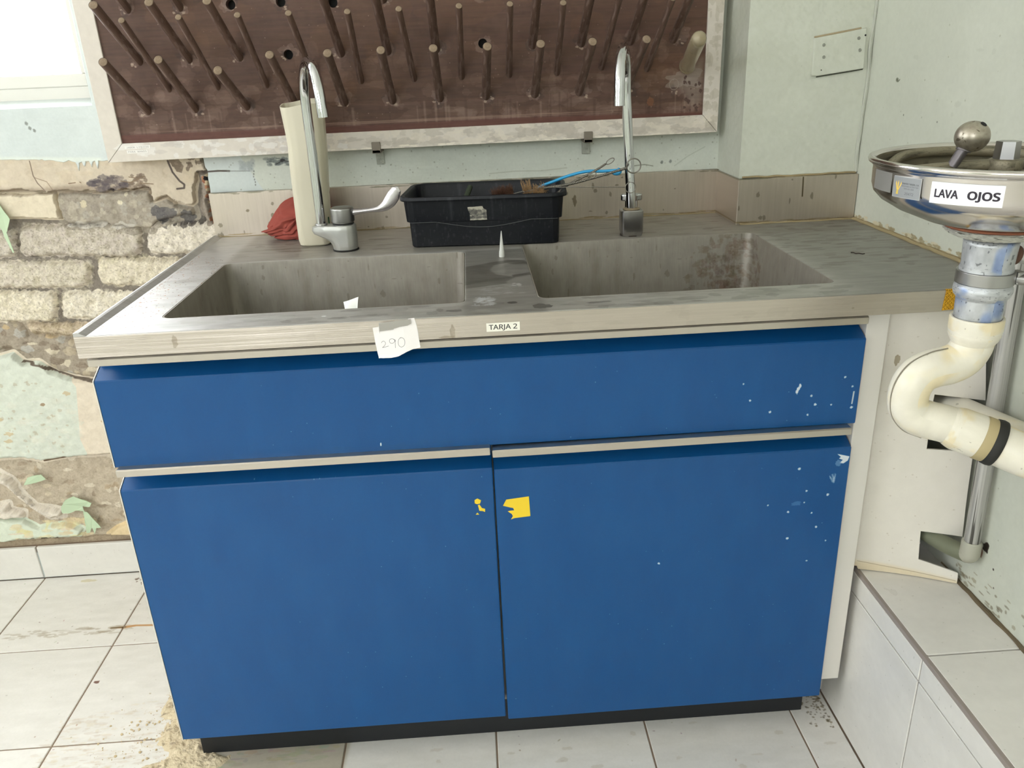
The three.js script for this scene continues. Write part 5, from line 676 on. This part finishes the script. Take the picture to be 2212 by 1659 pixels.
const loop = (c, a, b, w, h, rad) => { const A = V(...a).normalize(), B = V(...b).normalize(), q = []; for (let k = 0; k < 32; k++) { const t = k / 32 * 6.2832; q.push(V(...c).addScaledVector(A, Math.cos(t) * w).addScaledVector(B, Math.sin(t) * h)); } return tube(q, rad, 64, 7, true); };
function bristles(a, b, n, len, rad, seed, spread = 1) { const A = V(...a), B = V(...b), T = B.clone().sub(A).normalize(), U = V(0, 1, 0).cross(T).normalize(), W = T.clone().cross(U), r = rng(seed), o = []; for (let k = 0; k < n; k++) { const t = r(), an = r() * 6.2832, L = len * (0.55 + 0.6 * r()), p = A.clone().lerp(B, t), d = U.clone().multiplyScalar(Math.cos(an)).addScaledVector(W, Math.sin(an)).addScaledVector(T, (r() - 0.5) * 0.5 * spread).normalize(); o.push(plain(rod(p.toArray(), p.clone().addScaledVector(d, L).toArray(), rad, rad * 0.6, 3))); } return mergeGeometries(o, false); }
M.brown = std({ color: 0x6b4834, roughness: 0.9 }); M.tan = std({ color: 0xb6946a, roughness: 0.9 });
{
  const t = thing('bottle_brush', 'brown-bristled bottle brush whose thin twisted wire ends in a small ring by the tap', 'brush', [0, 0, 0], 'wire-handled brushes in the black tub');
  const hd = mesh('bristle_head', bristles([0.640, 0.986, 0.155], [0.684, 0.996, 0.165], 520, 0.018, 0.00045, 3), M.brown, t, 'brown bristles'); hd.userData.kind = 'stuff';
  mesh('wire_handle', merge(twisted([[0.630, 0.979, 0.153], [0.690, 0.993, 0.166], [0.735, 1.0035, 0.185], [0.80, 1.0085, 0.225], [0.906, 1.0055, 0.239]], 0.0007, 70), loop([0.9175, 1.0042, 0.241], [1, 0, 0], [0, 1, 0], 0.0105, 0.0105, 0.0008)), M.wire, t);
}
{
  const t = thing('bottle_brush', 'tan fan-bristled brush whose thick twisted wire ends in a large ring before the tap', 'brush', [0, 0, 0], 'wire-handled brushes in the black tub');
  const hd = mesh('bristle_head', merge(bristles([0.704, 0.994, 0.176], [0.722, 0.998, 0.18], 130, 0.025, 0.0006, 5, 0.4), bristles([0.724, 0.994, 0.186], [0.746, 1.000, 0.196], 210, 0.019, 0.0005, 6, 2.6)), M.tan, t, 'tan bristles'); hd.userData.kind = 'stuff';
  mesh('wire_handle', merge(twisted([[0.704, 0.996, 0.176], [0.755, 1.0055, 0.195], [0.796, 1.0125, 0.212], [0.85, 1.026, 0.226], [0.909, 1.0428, 0.240]], 0.0016, 34), loop([0.9226, 1.0468, 0.242], [1, 0, 0.05], [0, 1, 0.1], 0.0142, 0.0142, 0.0013)), M.wire, t);
}
{
  const t = thing('bottle_brush', 'wire brush handle rising steepest from the tub to a narrow loop', 'brush', [0, 0, 0], 'wire-handled brushes in the black tub');
  mesh('wire_handle', merge(twisted([[0.730, 0.945, 0.170], [0.775, 0.995, 0.198], [0.802, 1.0145, 0.209], [0.84, 1.034, 0.222], [0.868, 1.0515, 0.232]], 0.0013, 40), loop([0.8765, 1.0572, 0.236], [0.82, 0.52, 0.15], [-0.5, 0.8, 0.1], 0.0090, 0.0042, 0.0009), loop([0.8420, 1.0300, 0.2265], [0.85, 0.5, 0.15], [-0.5, 0.85, 0.1], 0.0085, 0.0046, 0.0009)), M.wire, t);
  const hd = mesh('bristle_head', bristles([0.700, 0.916, 0.155], [0.730, 0.945, 0.170], 300, 0.014, 0.0005, 8), M.brown, t); hd.userData.kind = 'stuff';
}
{
  const t = thing('cleaning_brush', 'brush with a bright blue bent plastic handle sticking out of the black tub', 'brush');
  mesh('handle', cappedTube([[0.700, 0.965, 0.135], [0.742, 1.0005, 0.150], [0.768, 1.0125, 0.165], [0.805, 1.0260, 0.178], [0.838, 1.0335, 0.190], [0.868, 1.0335, 0.199], [0.897, 1.0350, 0.207]], 0.0031, 60, 10), std({ color: 0x2f9bd0, roughness: 0.35 }), t, 'bright blue handle');
  mesh('handle_end', cappedTube([[0.884, 1.0338, 0.203], [0.891, 1.0290, 0.206], [0.8975, 1.0285, 0.208], [0.9020, 1.0330, 0.209], [0.899, 1.0365, 0.208]], 0.0036, 24, 8), std({ color: 0x2f9bd0, roughness: 0.35 }), t);
  const hd = mesh('bristle_head', bristles([0.655, 0.93, 0.115], [0.700, 0.965, 0.135], 300, 0.012, 0.0005, 9), std({ color: 0xd8d4c8, roughness: 0.8 }), t); hd.userData.kind = 'stuff';
}
{
  const t = thing('scouring_stick', 'short dark green stick leaning inside the black tub', 'stick');
  mesh('stick', merge(rod([0.572, 0.955, 0.14], [0.594, 1.004, 0.130], 0.0062, 0.0058, 12), new THREE.SphereGeometry(0.0058, 12, 8).translate(0.594, 1.004, 0.130)), std({ color: 0x3a4330, roughness: 0.85, bumpMap: gritBump, bumpScale: 0.002 }), t);
}

// ---------------------------------------------------------------- small things on the worktop
{
  const t = thing('pipette_tip', 'clear conical pipette tip standing upright between the two basins', 'pipette tip', [0.648, 0.9, 0.345]); t.rotation.z = -0.02;
  mesh('cone', lathe([[0.0050, 0.0003], [0.0053, 0.001], [0.0050, 0.0115], [0.0044, 0.0125], [0.0036, 0.022], [0.0010, 0.0475], [0.0004, 0.0505], [0.0001, 0.0505], [0.0004, 0.046], [0.0030, 0.022], [0.0042, 0.001], [0.0050, 0.0003]], 24), phys({ color: 0xf2f2ee, roughness: 0.3, transmission: 0.45, thickness: 0, ior: 1.45 }), t);
}
{
  const t = thing('dead_twig', 'tiny dark curled twig lying on the worktop right of the basin', 'twig');
  mesh('twig', tube([[1.2835, 0.9012, 0.458], [1.287, 0.9014, 0.462], [1.288, 0.9012, 0.468], [1.293, 0.9018, 0.4705], [1.298, 0.9012, 0.474], [1.302, 0.9014, 0.473]], 0.0009, 30, 6), std({ color: 0x2c211a, roughness: 0.9 }), t);
}
{
  const t = thing('paper_scrap', 'small white folded scrap stuck inside the front rim of the left basin', 'paper');
  const a = [[0.3800, 0.9005, 0.6085], [0.4040, 0.9060, 0.604]], b = [[0.387, 0.886, 0.640], [0.4045, 0.8855, 0.641]];
  const g = new THREE.BufferGeometry(), P = [], N = 8; for (let i = 0; i < N; i++) for (let j = 0; j < N; j++) { const pt = (u, v) => { const x = mix(mix(a[0][0], a[1][0], u), mix(b[0][0], b[1][0], u), v), y = mix(mix(a[0][1], a[1][1], u), mix(b[0][1], b[1][1], u), v) + 0.003 * Math.sin(v * 3.1), z = mix(mix(a[0][2], a[1][2], u), mix(b[0][2], b[1][2], u), v); return [x - (1 - v) * (u < 0.15 ? 0.004 : 0) * 0, y, z + 0.0015 * Math.sin(u * 5)]; }; const A = pt(i / N, j / N), B = pt((i + 1) / N, j / N), C = pt((i + 1) / N, (j + 1) / N), E = pt(i / N, (j + 1) / N); P.push(...A, ...B, ...C, ...A, ...C, ...E); const dn = q => [q[0], q[1] - 0.0004, q[2] - 0.0002]; P.push(...dn(A), ...dn(C), ...dn(B), ...dn(A), ...dn(E), ...dn(C)); }
  g.setAttribute('position', new THREE.Float32BufferAttribute(P, 3)); g.computeVertexNormals(); mesh('scrap', g, std({ color: 0xf0f0ec, roughness: 0.6 }), t);
}
{
  const t = thing('paper_note', 'torn white paper note with the handwritten number 290 taped to the worktop edge', 'note');
  const nm = new Region(0.43, 0.51, 0.835, 0.905, 900, 788); nm.fill(css(243, 238, 236));
  const ink = css(70, 68, 70), s = (p, w = 0.0005) => { const c = new THREE.CatmullRomCurve3(p.map(q => V(q[0], q[1], 0))).getPoints(50).map(q => [q.x, q.y]); nm.line(c, ink, w); };
  s([[0.4485, 0.8655], [0.4500, 0.8675], [0.4525, 0.8680], [0.4545, 0.8655], [0.4535, 0.8620], [0.4505, 0.8590], [0.4495, 0.8582]]); s([[0.4495, 0.8582], [0.4530, 0.8588], [0.4588, 0.8602]]);
  s([[0.4690, 0.8690], [0.4660, 0.8712], [0.4620, 0.8705], [0.4607, 0.8675], [0.4625, 0.8645], [0.4660, 0.8645], [0.4688, 0.8675], [0.4695, 0.8695], [0.4692, 0.8640], [0.4690, 0.8570]]); s([[0.4672, 0.8705], [0.4690, 0.8688], [0.4692, 0.8672]], 0.0008);
  s([[0.4790, 0.8725], [0.4760, 0.8710], [0.4738, 0.8660], [0.4745, 0.8605], [0.4778, 0.8580], [0.4820, 0.8600], [0.4838, 0.8650], [0.4825, 0.8705], [0.4785, 0.8725], [0.4765, 0.8715]]);
  const pl = [[0.4378, 0.8895], [0.4465, 0.8902], [0.4475, 0.8962], [0.4905, 0.8985], [0.4920, 0.9005], [0.5006, 0.9012], [0.5045, 0.8820], [0.5062, 0.8555], [0.4950, 0.8535], [0.4850, 0.8500], [0.4730, 0.8448], [0.4600, 0.8425], [0.4425, 0.8420], [0.4405, 0.8550], [0.4390, 0.8700]];
  const g = plain(extrude(shapeOf(ragged(pl, 0.002, 0.0004, 5)), 0.00035)), p = g.attributes.position; for (let i = 0; i < p.count; i++) { const b = clamp((0.872 - p.getY(i)) / 0.03), c = clamp((p.getX(i) - 0.44) / 0.065); p.setZ(i, p.getZ(i) + DZ + 0.0016 + b * b * (0.004 + 0.008 * c) + 0.0006 * Math.sin(p.getX(i) * 150)); } g.computeVertexNormals();
  mesh('paper', uvOn(g, 'x', nm.u0, nm.u1, 'y', nm.v0, nm.v1), std({ map: nm.tex(null, true, THREE.ClampToEdgeWrapping), roughness: 0.8 }), t);
  const tp = plain(extrude(shapeOf([[0.4475, 0.8965], [0.4690, 0.8985], [0.4700, 0.8965], [0.4720, 0.8990], [0.4955, 0.9003], [0.4955, 0.8930], [0.4900, 0.8905], [0.4780, 0.8890], [0.4690, 0.8868], [0.4685, 0.8855], [0.4480, 0.8838], [0.4478, 0.8800], [0.4472, 0.8840]]), 0.0003).translate(0, 0, DZ + 0.0034)); mesh('tape', tp, std({ color: 0xa9a59e, roughness: 0.5, metalness: 0.3 }), t, 'grey adhesive tape');
}

// ---------------------------------------------------------------- eyewash basin by the right wall
const EX = 1.255, EZ = 0.8902;
const eye = thing('eyewash_basin', 'round polished steel eyewash bowl on a galvanised column by the right wall', 'eyewash', [EX, 0, EZ]);
M.bowl = std({ color: 0xcfcac5, metalness: 1, roughness: 0.15 });
M.grime = std({ map: dataTex(256, 256, (u, v) => { const n = fbm(u * 10, v * 10, 211, 4), s = 0.5 * sstep(0.45, 0.75, n) + (fbm(u * 60, v * 40, 213, 3) > 0.68 ? 0.4 : 0); return [mix(140, 84, s), mix(132, 79, s), mix(112, 64, s)]; }), metalness: 0.55, roughness: 0.55 });
{
  mesh('bowl', lathe([[0.030, 1.0360], [0.056, 1.0362], [0.085, 1.0425], [0.118, 1.0560], [0.138, 1.0680], [0.1465, 1.0770], [0.1495, 1.0860], [0.1502, 1.1080], [0.1525, 1.1110], [0.1560, 1.1135], [0.1572, 1.1165], [0.1560, 1.1195], [0.1530, 1.1205], [0.1490, 1.1190], [0.1475, 1.1160]], 96), M.bowl, eye, 'polished steel bowl');
  mesh('inner_face', lathe([[0.1475, 1.1160], [0.1482, 1.1080], [0.1475, 1.0870], [0.1440, 1.0780], [0.136, 1.0705], [0.117, 1.0590], [0.085, 1.0455], [0.030, 1.0385], [0.0001, 1.0380]], 96), M.grime, eye, 'dull grimy inside of the bowl');
  mesh('rust_ring', lathe([[0.030, 1.0365], [0.0575, 1.0365], [0.0590, 1.0345], [0.0570, 1.0325], [0.030, 1.0325]], 64), std({ map: dataTex(256, 64, (u, v) => { const n = fbm(u * 40, v * 8, 221, 4); return [mix(112, 158, n), mix(68, 98, n), mix(50, 70, n)]; }), roughness: 0.9 }), eye, 'ring of orange rust');
  const cr = lathe([[0.030, 1.0330], [0.0560, 1.0330], [0.0580, 1.0300], [0.0540, 1.0255], [0.0450, 1.0210], [0.0345, 1.0185], [0.030, 1.0185]], 120), p = cr.attributes.position; for (let i = 0; i < p.count; i++) { const x = p.getX(i), y = p.getY(i), z = p.getZ(i), n = 0.0055 * (fbm(Math.atan2(z, x) * 14, y * 260, 7, 3) - 0.5), q = Math.hypot(x, z); if (q > 0.031) { p.setX(i, x + x / q * n); p.setZ(i, z + z / q * n); p.setY(i, y + n * 0.5); } } cr.computeVertexNormals();
  mesh('putty_collar', cr, std({ map: dataTex(256, 128, (u, v) => { const n = fbm(u * 60, v * 20, 231, 4), s = fbm(u * 26, v * 9, 232, 3) > 0.74 ? -90 : 0; return [206 + 60 * (n - 0.5) + s, 204 + 60 * (n - 0.5) + s, 192 + 60 * (n - 0.5) + s]; }), roughness: 0.95, bumpMap: gritBump, bumpScale: 0.004 }), eye, 'crumbling white putty');
  const galv = dataTex(512, 512, (u, v) => { const n = fbm(u * 20, v * 20, 241, 4), b = sstep(0.55, 0.72, fbm(u * 5 + 3, v * 4, 242, 3)), s = fbm(u * 60, v * 60, 243, 2) > 0.78 ? -60 : 0; return [mix(186, 142, b) + 50 * (n - 0.5) + s, mix(188, 158, b) + 50 * (n - 0.5) + s, mix(190, 194, b) + 50 * (n - 0.5) + s]; });
  const M_galv = std({ map: galv, metalness: 0.45, roughness: 0.42 });
  mesh('column', lathe([[0.0, 1.0200], [0.0325, 1.0200], [0.0318, 1.010], [0.0305, 0.985], [0.0318, 0.979], [0.0318, 0.958], [0.0345, 0.9555], [0.0350, 0.9500], [0.0335, 0.9440], [0.0298, 0.9400], [0.0295, 0.9380], [0.0288, 0.915], [0.0270, 0.905], [0.0, 0.905]], 48), M_galv, eye, 'galvanised column smeared with blue sealing paste');
  const cl = mesh('hose_clamp', lathe([[0.0320, 0.9765], [0.0343, 0.9765], [0.0345, 0.9755], [0.0345, 0.9610], [0.0343, 0.9600], [0.0320, 0.9600]], 48), M.satin, eye, 'steel band clamp'); mesh('clamp_screw', merge(rod([0.0345, 0.966, 0.014], [0.047, 0.966, 0.026], 0.0075, 0.0072, 16), box(0.030, 0.041, 0.959, 0.976, 0.004, 0.020, 0.002)), M.satin, cl);
  // supply pipe running back to the wall and round to the nozzles
  mesh('supply_pipe', cappedTube([[0.024, 0.997, 0.004], [0.060, 0.9885, 0.006], [0.10, 0.979, 0.010], [0.150, 0.966, 0.016]], 0.0095, 30, 14), std({ color: 0xc9c8c6, metalness: 0.7, roughness: 0.35 }), eye, 'bright side pipe');
  mesh('rust_patch', lathe([[0.0095, -0.003], [0.014, -0.002], [0.0125, 0.004], [0.0097, 0.005]], 20).rotateZ(-Math.PI / 2 - 0.24).translate(0.030, 0.9955, 0.004), std({ color: 0x5b4032, roughness: 0.9 }), eye);
  mesh('spray_bar', merge(cappedTube([[-0.128, 1.1030, -0.012], [-0.062, 1.1075, -0.006], [0.0, 1.1090, 0.0], [0.062, 1.1075, 0.006], [0.128, 1.1030, 0.012]], 0.0072, 40, 14)), M.grime, eye, 'grimy tube across the bowl');
  const tb = [[-0.108, 1.098, -0.085], [-0.06, 1.1085, -0.128], [0.0, 1.1105, -0.140], [0.07, 1.1085, -0.120], [0.118, 1.102, -0.075]]; mesh('back_tube', cappedTube(tb, 0.0066, 50, 12), M.grime, eye, 'grimy curved tube behind');
  const nz = mesh('spray_head', new THREE.SphereGeometry(0.0198, 40, 28).scale(1, 0.93, 1).translate(-0.0475, 1.1435, -0.002), std({ map: dataTex(256, 128, (u, v) => { const n = 40 * (fbm(u * 24, v * 14, 251, 4) - 0.5), s = fbm(u * 20, v * 11, 252, 3) > 0.72 ? -60 : 0; return [168 + n + s, 160 + n + s, 146 + n + s]; }), metalness: 0.8, roughness: 0.36 }), eye, 'dull steel ball spray head');
  mesh('spray_hole', lathe([[0, 0.0199], [0.0036, 0.0196], [0.0040, 0.0190]], 18).rotateX(0.55).rotateZ(-0.35).translate(-0.0475, 1.1432, -0.002), M.black, nz);
  mesh('stem', merge(rod([-0.066, 1.108, -0.004], [-0.0555, 1.1285, -0.003], 0.0066, 0.0066, 16), rod([-0.0555, 1.1270, -0.003], [-0.0545, 1.130, -0.003], 0.0090, 0.0085, 18)), std({ color: 0x6f6a6c, metalness: 0.7, roughness: 0.4 }), nz);
  const hexg = (r0, r1, y0, y1) => new THREE.CylinderGeometry(r1, r0, y1 - y0, 6).toNonIndexed().translate(0, (y0 + y1) / 2, 0);
  const nut = hexg(0.0145, 0.0135, 1.115, 1.137); nut.computeVertexNormals();
  mesh('centre_bolt', nut.translate(-0.004, 0, 0.004), M.satin, eye, 'hexagonal chrome bolt'); mesh('bolt_collar', lathe([[0, 1.1165], [0.0165, 1.1165], [0.0195, 1.1145], [0.0195, 1.104], [0.0170, 1.1005], [0, 1.1005]], 32).translate(-0.004, 0, 0.004), M.grime, eye);
  // plates on the outside of the bowl; bent to its curve
  const bent = (a0, a1, y0, y1, rr, t) => { const P = [], U = [], N = 20, q = (a, y, r) => [Math.sin(a) * r, y, Math.cos(a) * r]; const f = (A, B, C, E, u0, u1, v0, v1) => { P.push(...A, ...B, ...C, ...A, ...C, ...E); U.push(u0, v0, u1, v0, u1, v1, u0, v0, u1, v1, u0, v1); }; for (let i = 0; i < N; i++) { const s = i / N, e = (i + 1) / N, a = mix(a0, a1, s), b = mix(a0, a1, e), R = rr + t; f(q(a, y0, R), q(b, y0, R), q(b, y1, R), q(a, y1, R), s, e, 0, 1); f(q(a, y1, R), q(b, y1, R), q(b, y1, rr), q(a, y1, rr), s, e, 1, 1); f(q(a, y0, rr), q(b, y0, rr), q(b, y0, R), q(a, y0, R), s, e, 0, 0); } f(q(a1, y0, rr + t), q(a1, y0, rr), q(a1, y1, rr), q(a1, y1, rr + t), 1, 1, 0, 1); f(q(a0, y0, rr), q(a0, y0, rr + t), q(a0, y1, rr + t), q(a0, y1, rr), 0, 0, 0, 1); const g = new THREE.BufferGeometry(); g.setAttribute('position', new THREE.Float32BufferAttribute(P, 3)); g.setAttribute('uv', new THREE.Float32BufferAttribute(U, 2)); g.computeVertexNormals(); return g; };
  const rad = a => a * Math.PI / 180;
  mesh('name_plate', bent(rad(-61.2), rad(-32.4), 1.0805, 1.1043, 0.1503, 0.0008), printed(0.0755, 0.0238, 900, c => { c.fill(css(240, 241, 244)); c.text('LAVA', 0.0040, 0.0072, 0.0118, css(34, 24, 38), 'sans-serif', '', 0, 0.0265, 0.0009); c.text('OJOS', 0.0398, 0.0072, 0.0118, css(34, 24, 38), 'sans-serif', '', 0, 0.0325, 0.0010); }), eye, 'white plate printed LAVA OJOS');
  mesh('asset_tag', bent(rad(-82.0), rad(-66.0), 1.0808, 1.1053, 0.1503, 0.0011), (() => { const c = new Region(0, 0.042, 0, 0.0245, 900, 525); c.fill(css(150, 152, 154)); c.g.strokeStyle = css(190, 190, 190); c.g.lineWidth = 10; c.g.strokeRect(5, 5, 890, 515);
    for (const [x, y, dx] of [[0.0050, 0.0195, -0.0028], [0.0085, 0.0200, 0.0002], [0.0130, 0.0190, 0.0036]]) c.poly([[x, y], [x + 0.0010, y - 0.003], [0.0082 + dx * 0.25 + 0.0008, 0.0085], [0.0082 + dx * 0.25 - 0.0008, 0.0085], [x - 0.0009, y - 0.0035]], css(244, 208, 96));
    c.poly([[0.0068, 0.0090], [0.0096, 0.0090], [0.0100, 0.0036], [0.0062, 0.0036]], css(226, 196, 92)); c.text('CONATEO Y MAIZEL, S.A.', 0.0140, 0.0160, 0.0026, css(50, 50, 54), 'sans-serif', 'bold', 0, 0.0255); c.text('INVENTARIO ACTIVO FIJO', 0.0140, 0.0132, 0.0022, css(72, 72, 78), 'sans-serif', '', 0, 0.0250); c.text('TAPO-GIL 2020', 0.0180, 0.0104, 0.0022, css(72, 72, 78), 'sans-serif', '', 0, 0.0150); c.text('20472', 0.0200, 0.0042, 0.0040, css(92, 92, 96), 'sans-serif', '', 0, 0.0135);
    return std({ map: c.tex(null, true, THREE.ClampToEdgeWrapping), metalness: 0.35, roughness: 0.4 }); })(), eye, 'small metal inventory tag with a yellow sprig, numbered 20472');
  mesh('second_tag', bent(rad(-101), rad(-84.0), 1.0838, 1.1070, 0.1503, 0.0009), std({ color: 0x9a9894, metalness: 0.6, roughness: 0.42 }), eye, 'plain grey metal tag');
}
// white plastic trap under the eyewash, and the waste pipe it joins
M.pvc = std({ map: dataTex(512, 256, (u, v) => { const n = 16 * (fbm(u * 20, v * 8, 261, 4) - 0.5), y = 26 * sstep(0.5, 0.75, fbm(u * 7, v * 4, 262, 3)), s = fbm(u * 40, v * 14, 263, 3) > 0.85 ? -40 : 0; return [226 + n + s, 220 + n - y * 0.3 + s, 204 + n - y + s]; }), roughness: 0.38 });
{
  const t = thing('drain_trap', 'grimy white plastic S-shaped drain trap below the eyewash column', 'drain trap');
  const c = [[EX, 0.912, EZ], [EX, 0.892, EZ], [1.254, 0.872, EZ], [1.243, 0.854, EZ], [1.226, 0.846, EZ], [1.207, 0.8425, EZ], [1.190, 0.8350, EZ], [1.1805, 0.8210, EZ], [1.1775, 0.8040, EZ], [1.1800, 0.7880, 0.8915], [1.1900, 0.7760, 0.895], [1.205, 0.7710, 0.901], [1.223, 0.7680, 0.909], [1.240, 0.7625, 0.9175], [1.256, 0.7570, 0.926]];
  mesh('bend', tube(c, 0.0262, 150, 30), M.pvc, t, 'yellowed white bend');
  mesh('inlet_socket', lathe([[0.0290, 0.913], [0.0322, 0.914], [0.0330, 0.911], [0.0328, 0.897], [0.0318, 0.8945], [0.0322, 0.893], [0.0316, 0.8905], [0.0318, 0.889], [0.0300, 0.884], [0.0262, 0.877]], 40).translate(EX, 0, EZ), M.pvc, t);
  const seam = c.slice(4, 12).map(([x, y, z], i) => { const a = [x - 0.0205, y + 0.0155, z + 0.004]; const nx = [[-0.006, 0.026], [-0.010, 0.025], [-0.020, 0.018], [-0.0252, 0.009], [-0.0262, 0.0], [-0.024, -0.010], [-0.018, -0.019], [-0.008, -0.025]][i]; return [x + nx[0], y + nx[1], z + 0.004]; });
  mesh('seam', tube(seam, 0.0009, 60, 5), std({ color: 0x8a8374, roughness: 0.8 }), t);
  const d0 = V(1.223, 0.768, 0.909), d1 = V(1.279, 0.7495, 0.938), dir = d1.clone().sub(d0).normalize(), L = d0.distanceTo(d1), q = new THREE.Quaternion().setFromUnitVectors(V(0, 1, 0), dir);
  const put = (g) => { g.applyQuaternion(q); g.translate(d0.x, d0.y, d0.z); return g; };
  mesh('outlet_socket', put(lathe([[0.0262, 0.006], [0.0285, 0.012], [0.0300, 0.018], [0.0302, 0.044], [0.0296, 0.046], [0.0302, 0.048], [0.0298, 0.062]], 40)), M.pvc, t);
  mesh('joint_cement', put(lathe([[0.0300, 0.046], [0.0308, 0.048], [0.0306, 0.058], [0.0300, 0.060]], 40)), std({ color: 0xb0a078, roughness: 0.7 }), t, 'yellow brown joint cement');
  mesh('black_seal', put(lathe([[0.0290, 0.058], [0.0318, 0.060], [0.0326, 0.066], [0.0318, 0.071], [0.0290, 0.072]], 40)), std({ color: 0x22211d, roughness: 0.7 }), t, 'blackened rubber seal');
}
{
  const t = thing('waste_pipe', 'wide white plastic waste pipe passing through the upper cut-out along the right wall', 'pipe');
  const d0 = V(1.223, 0.768, 0.909), dir = V(1.279, 0.7495, 0.938).sub(d0).normalize(), e = d0.clone().addScaledVector(dir, 0.066);
  mesh('branch', cappedTube([e.toArray(), [1.300, 0.7420, 0.955], [1.335, 0.7330, 0.985], [1.372, 0.7270, 1.03], [1.388, 0.7260, 1.10], [1.388, 0.7260, 1.30]], 0.0288, 80, 28), M.pvc, t, 'branch curving along the wall');
  mesh('main_pipe', cappedTube([[1.392, 0.652, 0.46], [1.392, 0.664, 0.60], [1.392, 0.682, 0.74], [1.391, 0.700, 0.86], [1.389, 0.716, 0.97], [1.388, 0.726, 1.08]], 0.0275, 60, 26), M.pvc, t, 'pipe coming out of the cut-out');
}
{
  const t = thing('water_pipe', 'thin scuffed galvanised pipe standing against the right wall', 'pipe');
  const gm = std({ map: dataTex(256, 512, (u, v) => { const n = 40 * (fbm(u * 6, v * 40, 271, 4) - 0.5), s = -90 * sstep(0.62, 0.74, fbm(u * 5, v * 26, 272, 3)); return [178 + n + s, 176 + n + s, 172 + n + s]; }), metalness: 0.5, roughness: 0.45 });
  mesh('riser', cappedTube([[1.4135, 1.30, 0.712], [1.4135, 1.0, 0.725], [1.4135, 0.80, 0.735], [1.4135, 0.60, 0.745], [1.4125, 0.452, 0.753]], 0.0128, 60, 20), gm, t, 'grey riser');
  mesh('elbow', merge(new THREE.SphereGeometry(0.0165, 20, 14).translate(1.4120, 0.437, 0.751), lathe([[0.0128, 0.014], [0.0162, 0.012], [0.0162, -0.012], [0.014, -0.014]], 24).translate(1.4124, 0.450, 0.753)), std({ color: 0xb6b4a6, metalness: 0.4, roughness: 0.6 }), t, 'pale elbow joint');
  mesh('buried_run', cappedTube([[1.411, 0.434, 0.748], [1.398, 0.430, 0.715], [1.382, 0.430, 0.670], [1.355, 0.442, 0.60]], 0.0150, 24, 16), std({ color: 0x777a66, metalness: 0.3, roughness: 0.6 }), t, 'dull run going back through the lower cut-out');
}

// ---------------------------------------------------------------- broken mortar on the floor by the toe kick
{
  const t = thing('mortar_crust', 'crust of crumbled pale mortar on the floor at the left end of the toe kick', 'rubble');
  const outline = [[-0.112, 0.435], [-0.085, 0.47], [-0.06, 0.53], [-0.035, 0.575], [0.0, 0.612], [0.025, 0.64], [0.06, 0.655], [0.04, 0.675], [0.0, 0.70], [-0.09, 0.715], [-0.135, 0.68], [-0.105, 0.655], [-0.075, 0.64], [-0.105, 0.60], [-0.10, 0.555], [-0.125, 0.51]];
  const g = relief(outline, 0, 0.006, { cell: 0.0025, edge: 0.028, rough: 0.0052, grain: 75, jag: 0.016, seed: 91 });
  const p = g.attributes.position; for (let i = 0; i < p.count; i++) { const x = p.getX(i), z = p.getY(i), y = p.getZ(i); p.setXYZ(i, x, Math.max(y, -0.001), z); } const idx = []; for (let i = 0; i < p.count; i += 3) idx.push(i, i + 2, i + 1); g.setIndex(idx); g.computeVertexNormals();
  const cm = new Region(-0.2, 0.15, 0.45, 0.75, 700, 600), r = rng(111); cm.fill(css(206, 190, 160)); for (let k = 0; k < 700; k++) cm.blot(-0.2 + r() * 0.35, 0.45 + r() * 0.3, 0.001 + r() * 0.006, [css(226, 212, 184, 0.6), css(168, 148, 120, 0.6), css(190, 170, 140, 0.6), css(128, 114, 98, 0.5)][k % 4], k, 0.001 + r() * 0.003, 0.8);
  mesh('crust', uvOn(plain(g), 'x', cm.u0, cm.u1, 'z', cm.v0, cm.v1), std({ map: cm.tex(null), roughness: 0.95, bumpMap: gritBump, bumpScale: 0.003 }), t);
  const cr = [], q = rng(112); for (let k = 0; k < 420; k++) { const a = Math.pow(q(), 1.3), x = -0.02 - a * 0.17 + (q() - 0.5) * 0.08, z = 0.50 + q() * 0.22, s = 0.0005 + Math.pow(q(), 4) * 0.0024; if (x > -0.004 && z < 0.645) continue; cr.push(new THREE.DodecahedronGeometry(s, 0).scale(1, 0.6, 1.2).rotateY(q() * 3).rotateX(q()).translate(x, s * 0.5, z)); }
  const m = mesh('crumbs', merge(cr), std({ color: 0xc6b28e, roughness: 0.95 }), t, 'loose crumbs'); m.userData.kind = 'stuff';
}

scene.traverse(o => { delete o.userData.names; });
renderer.render(scene, camera);
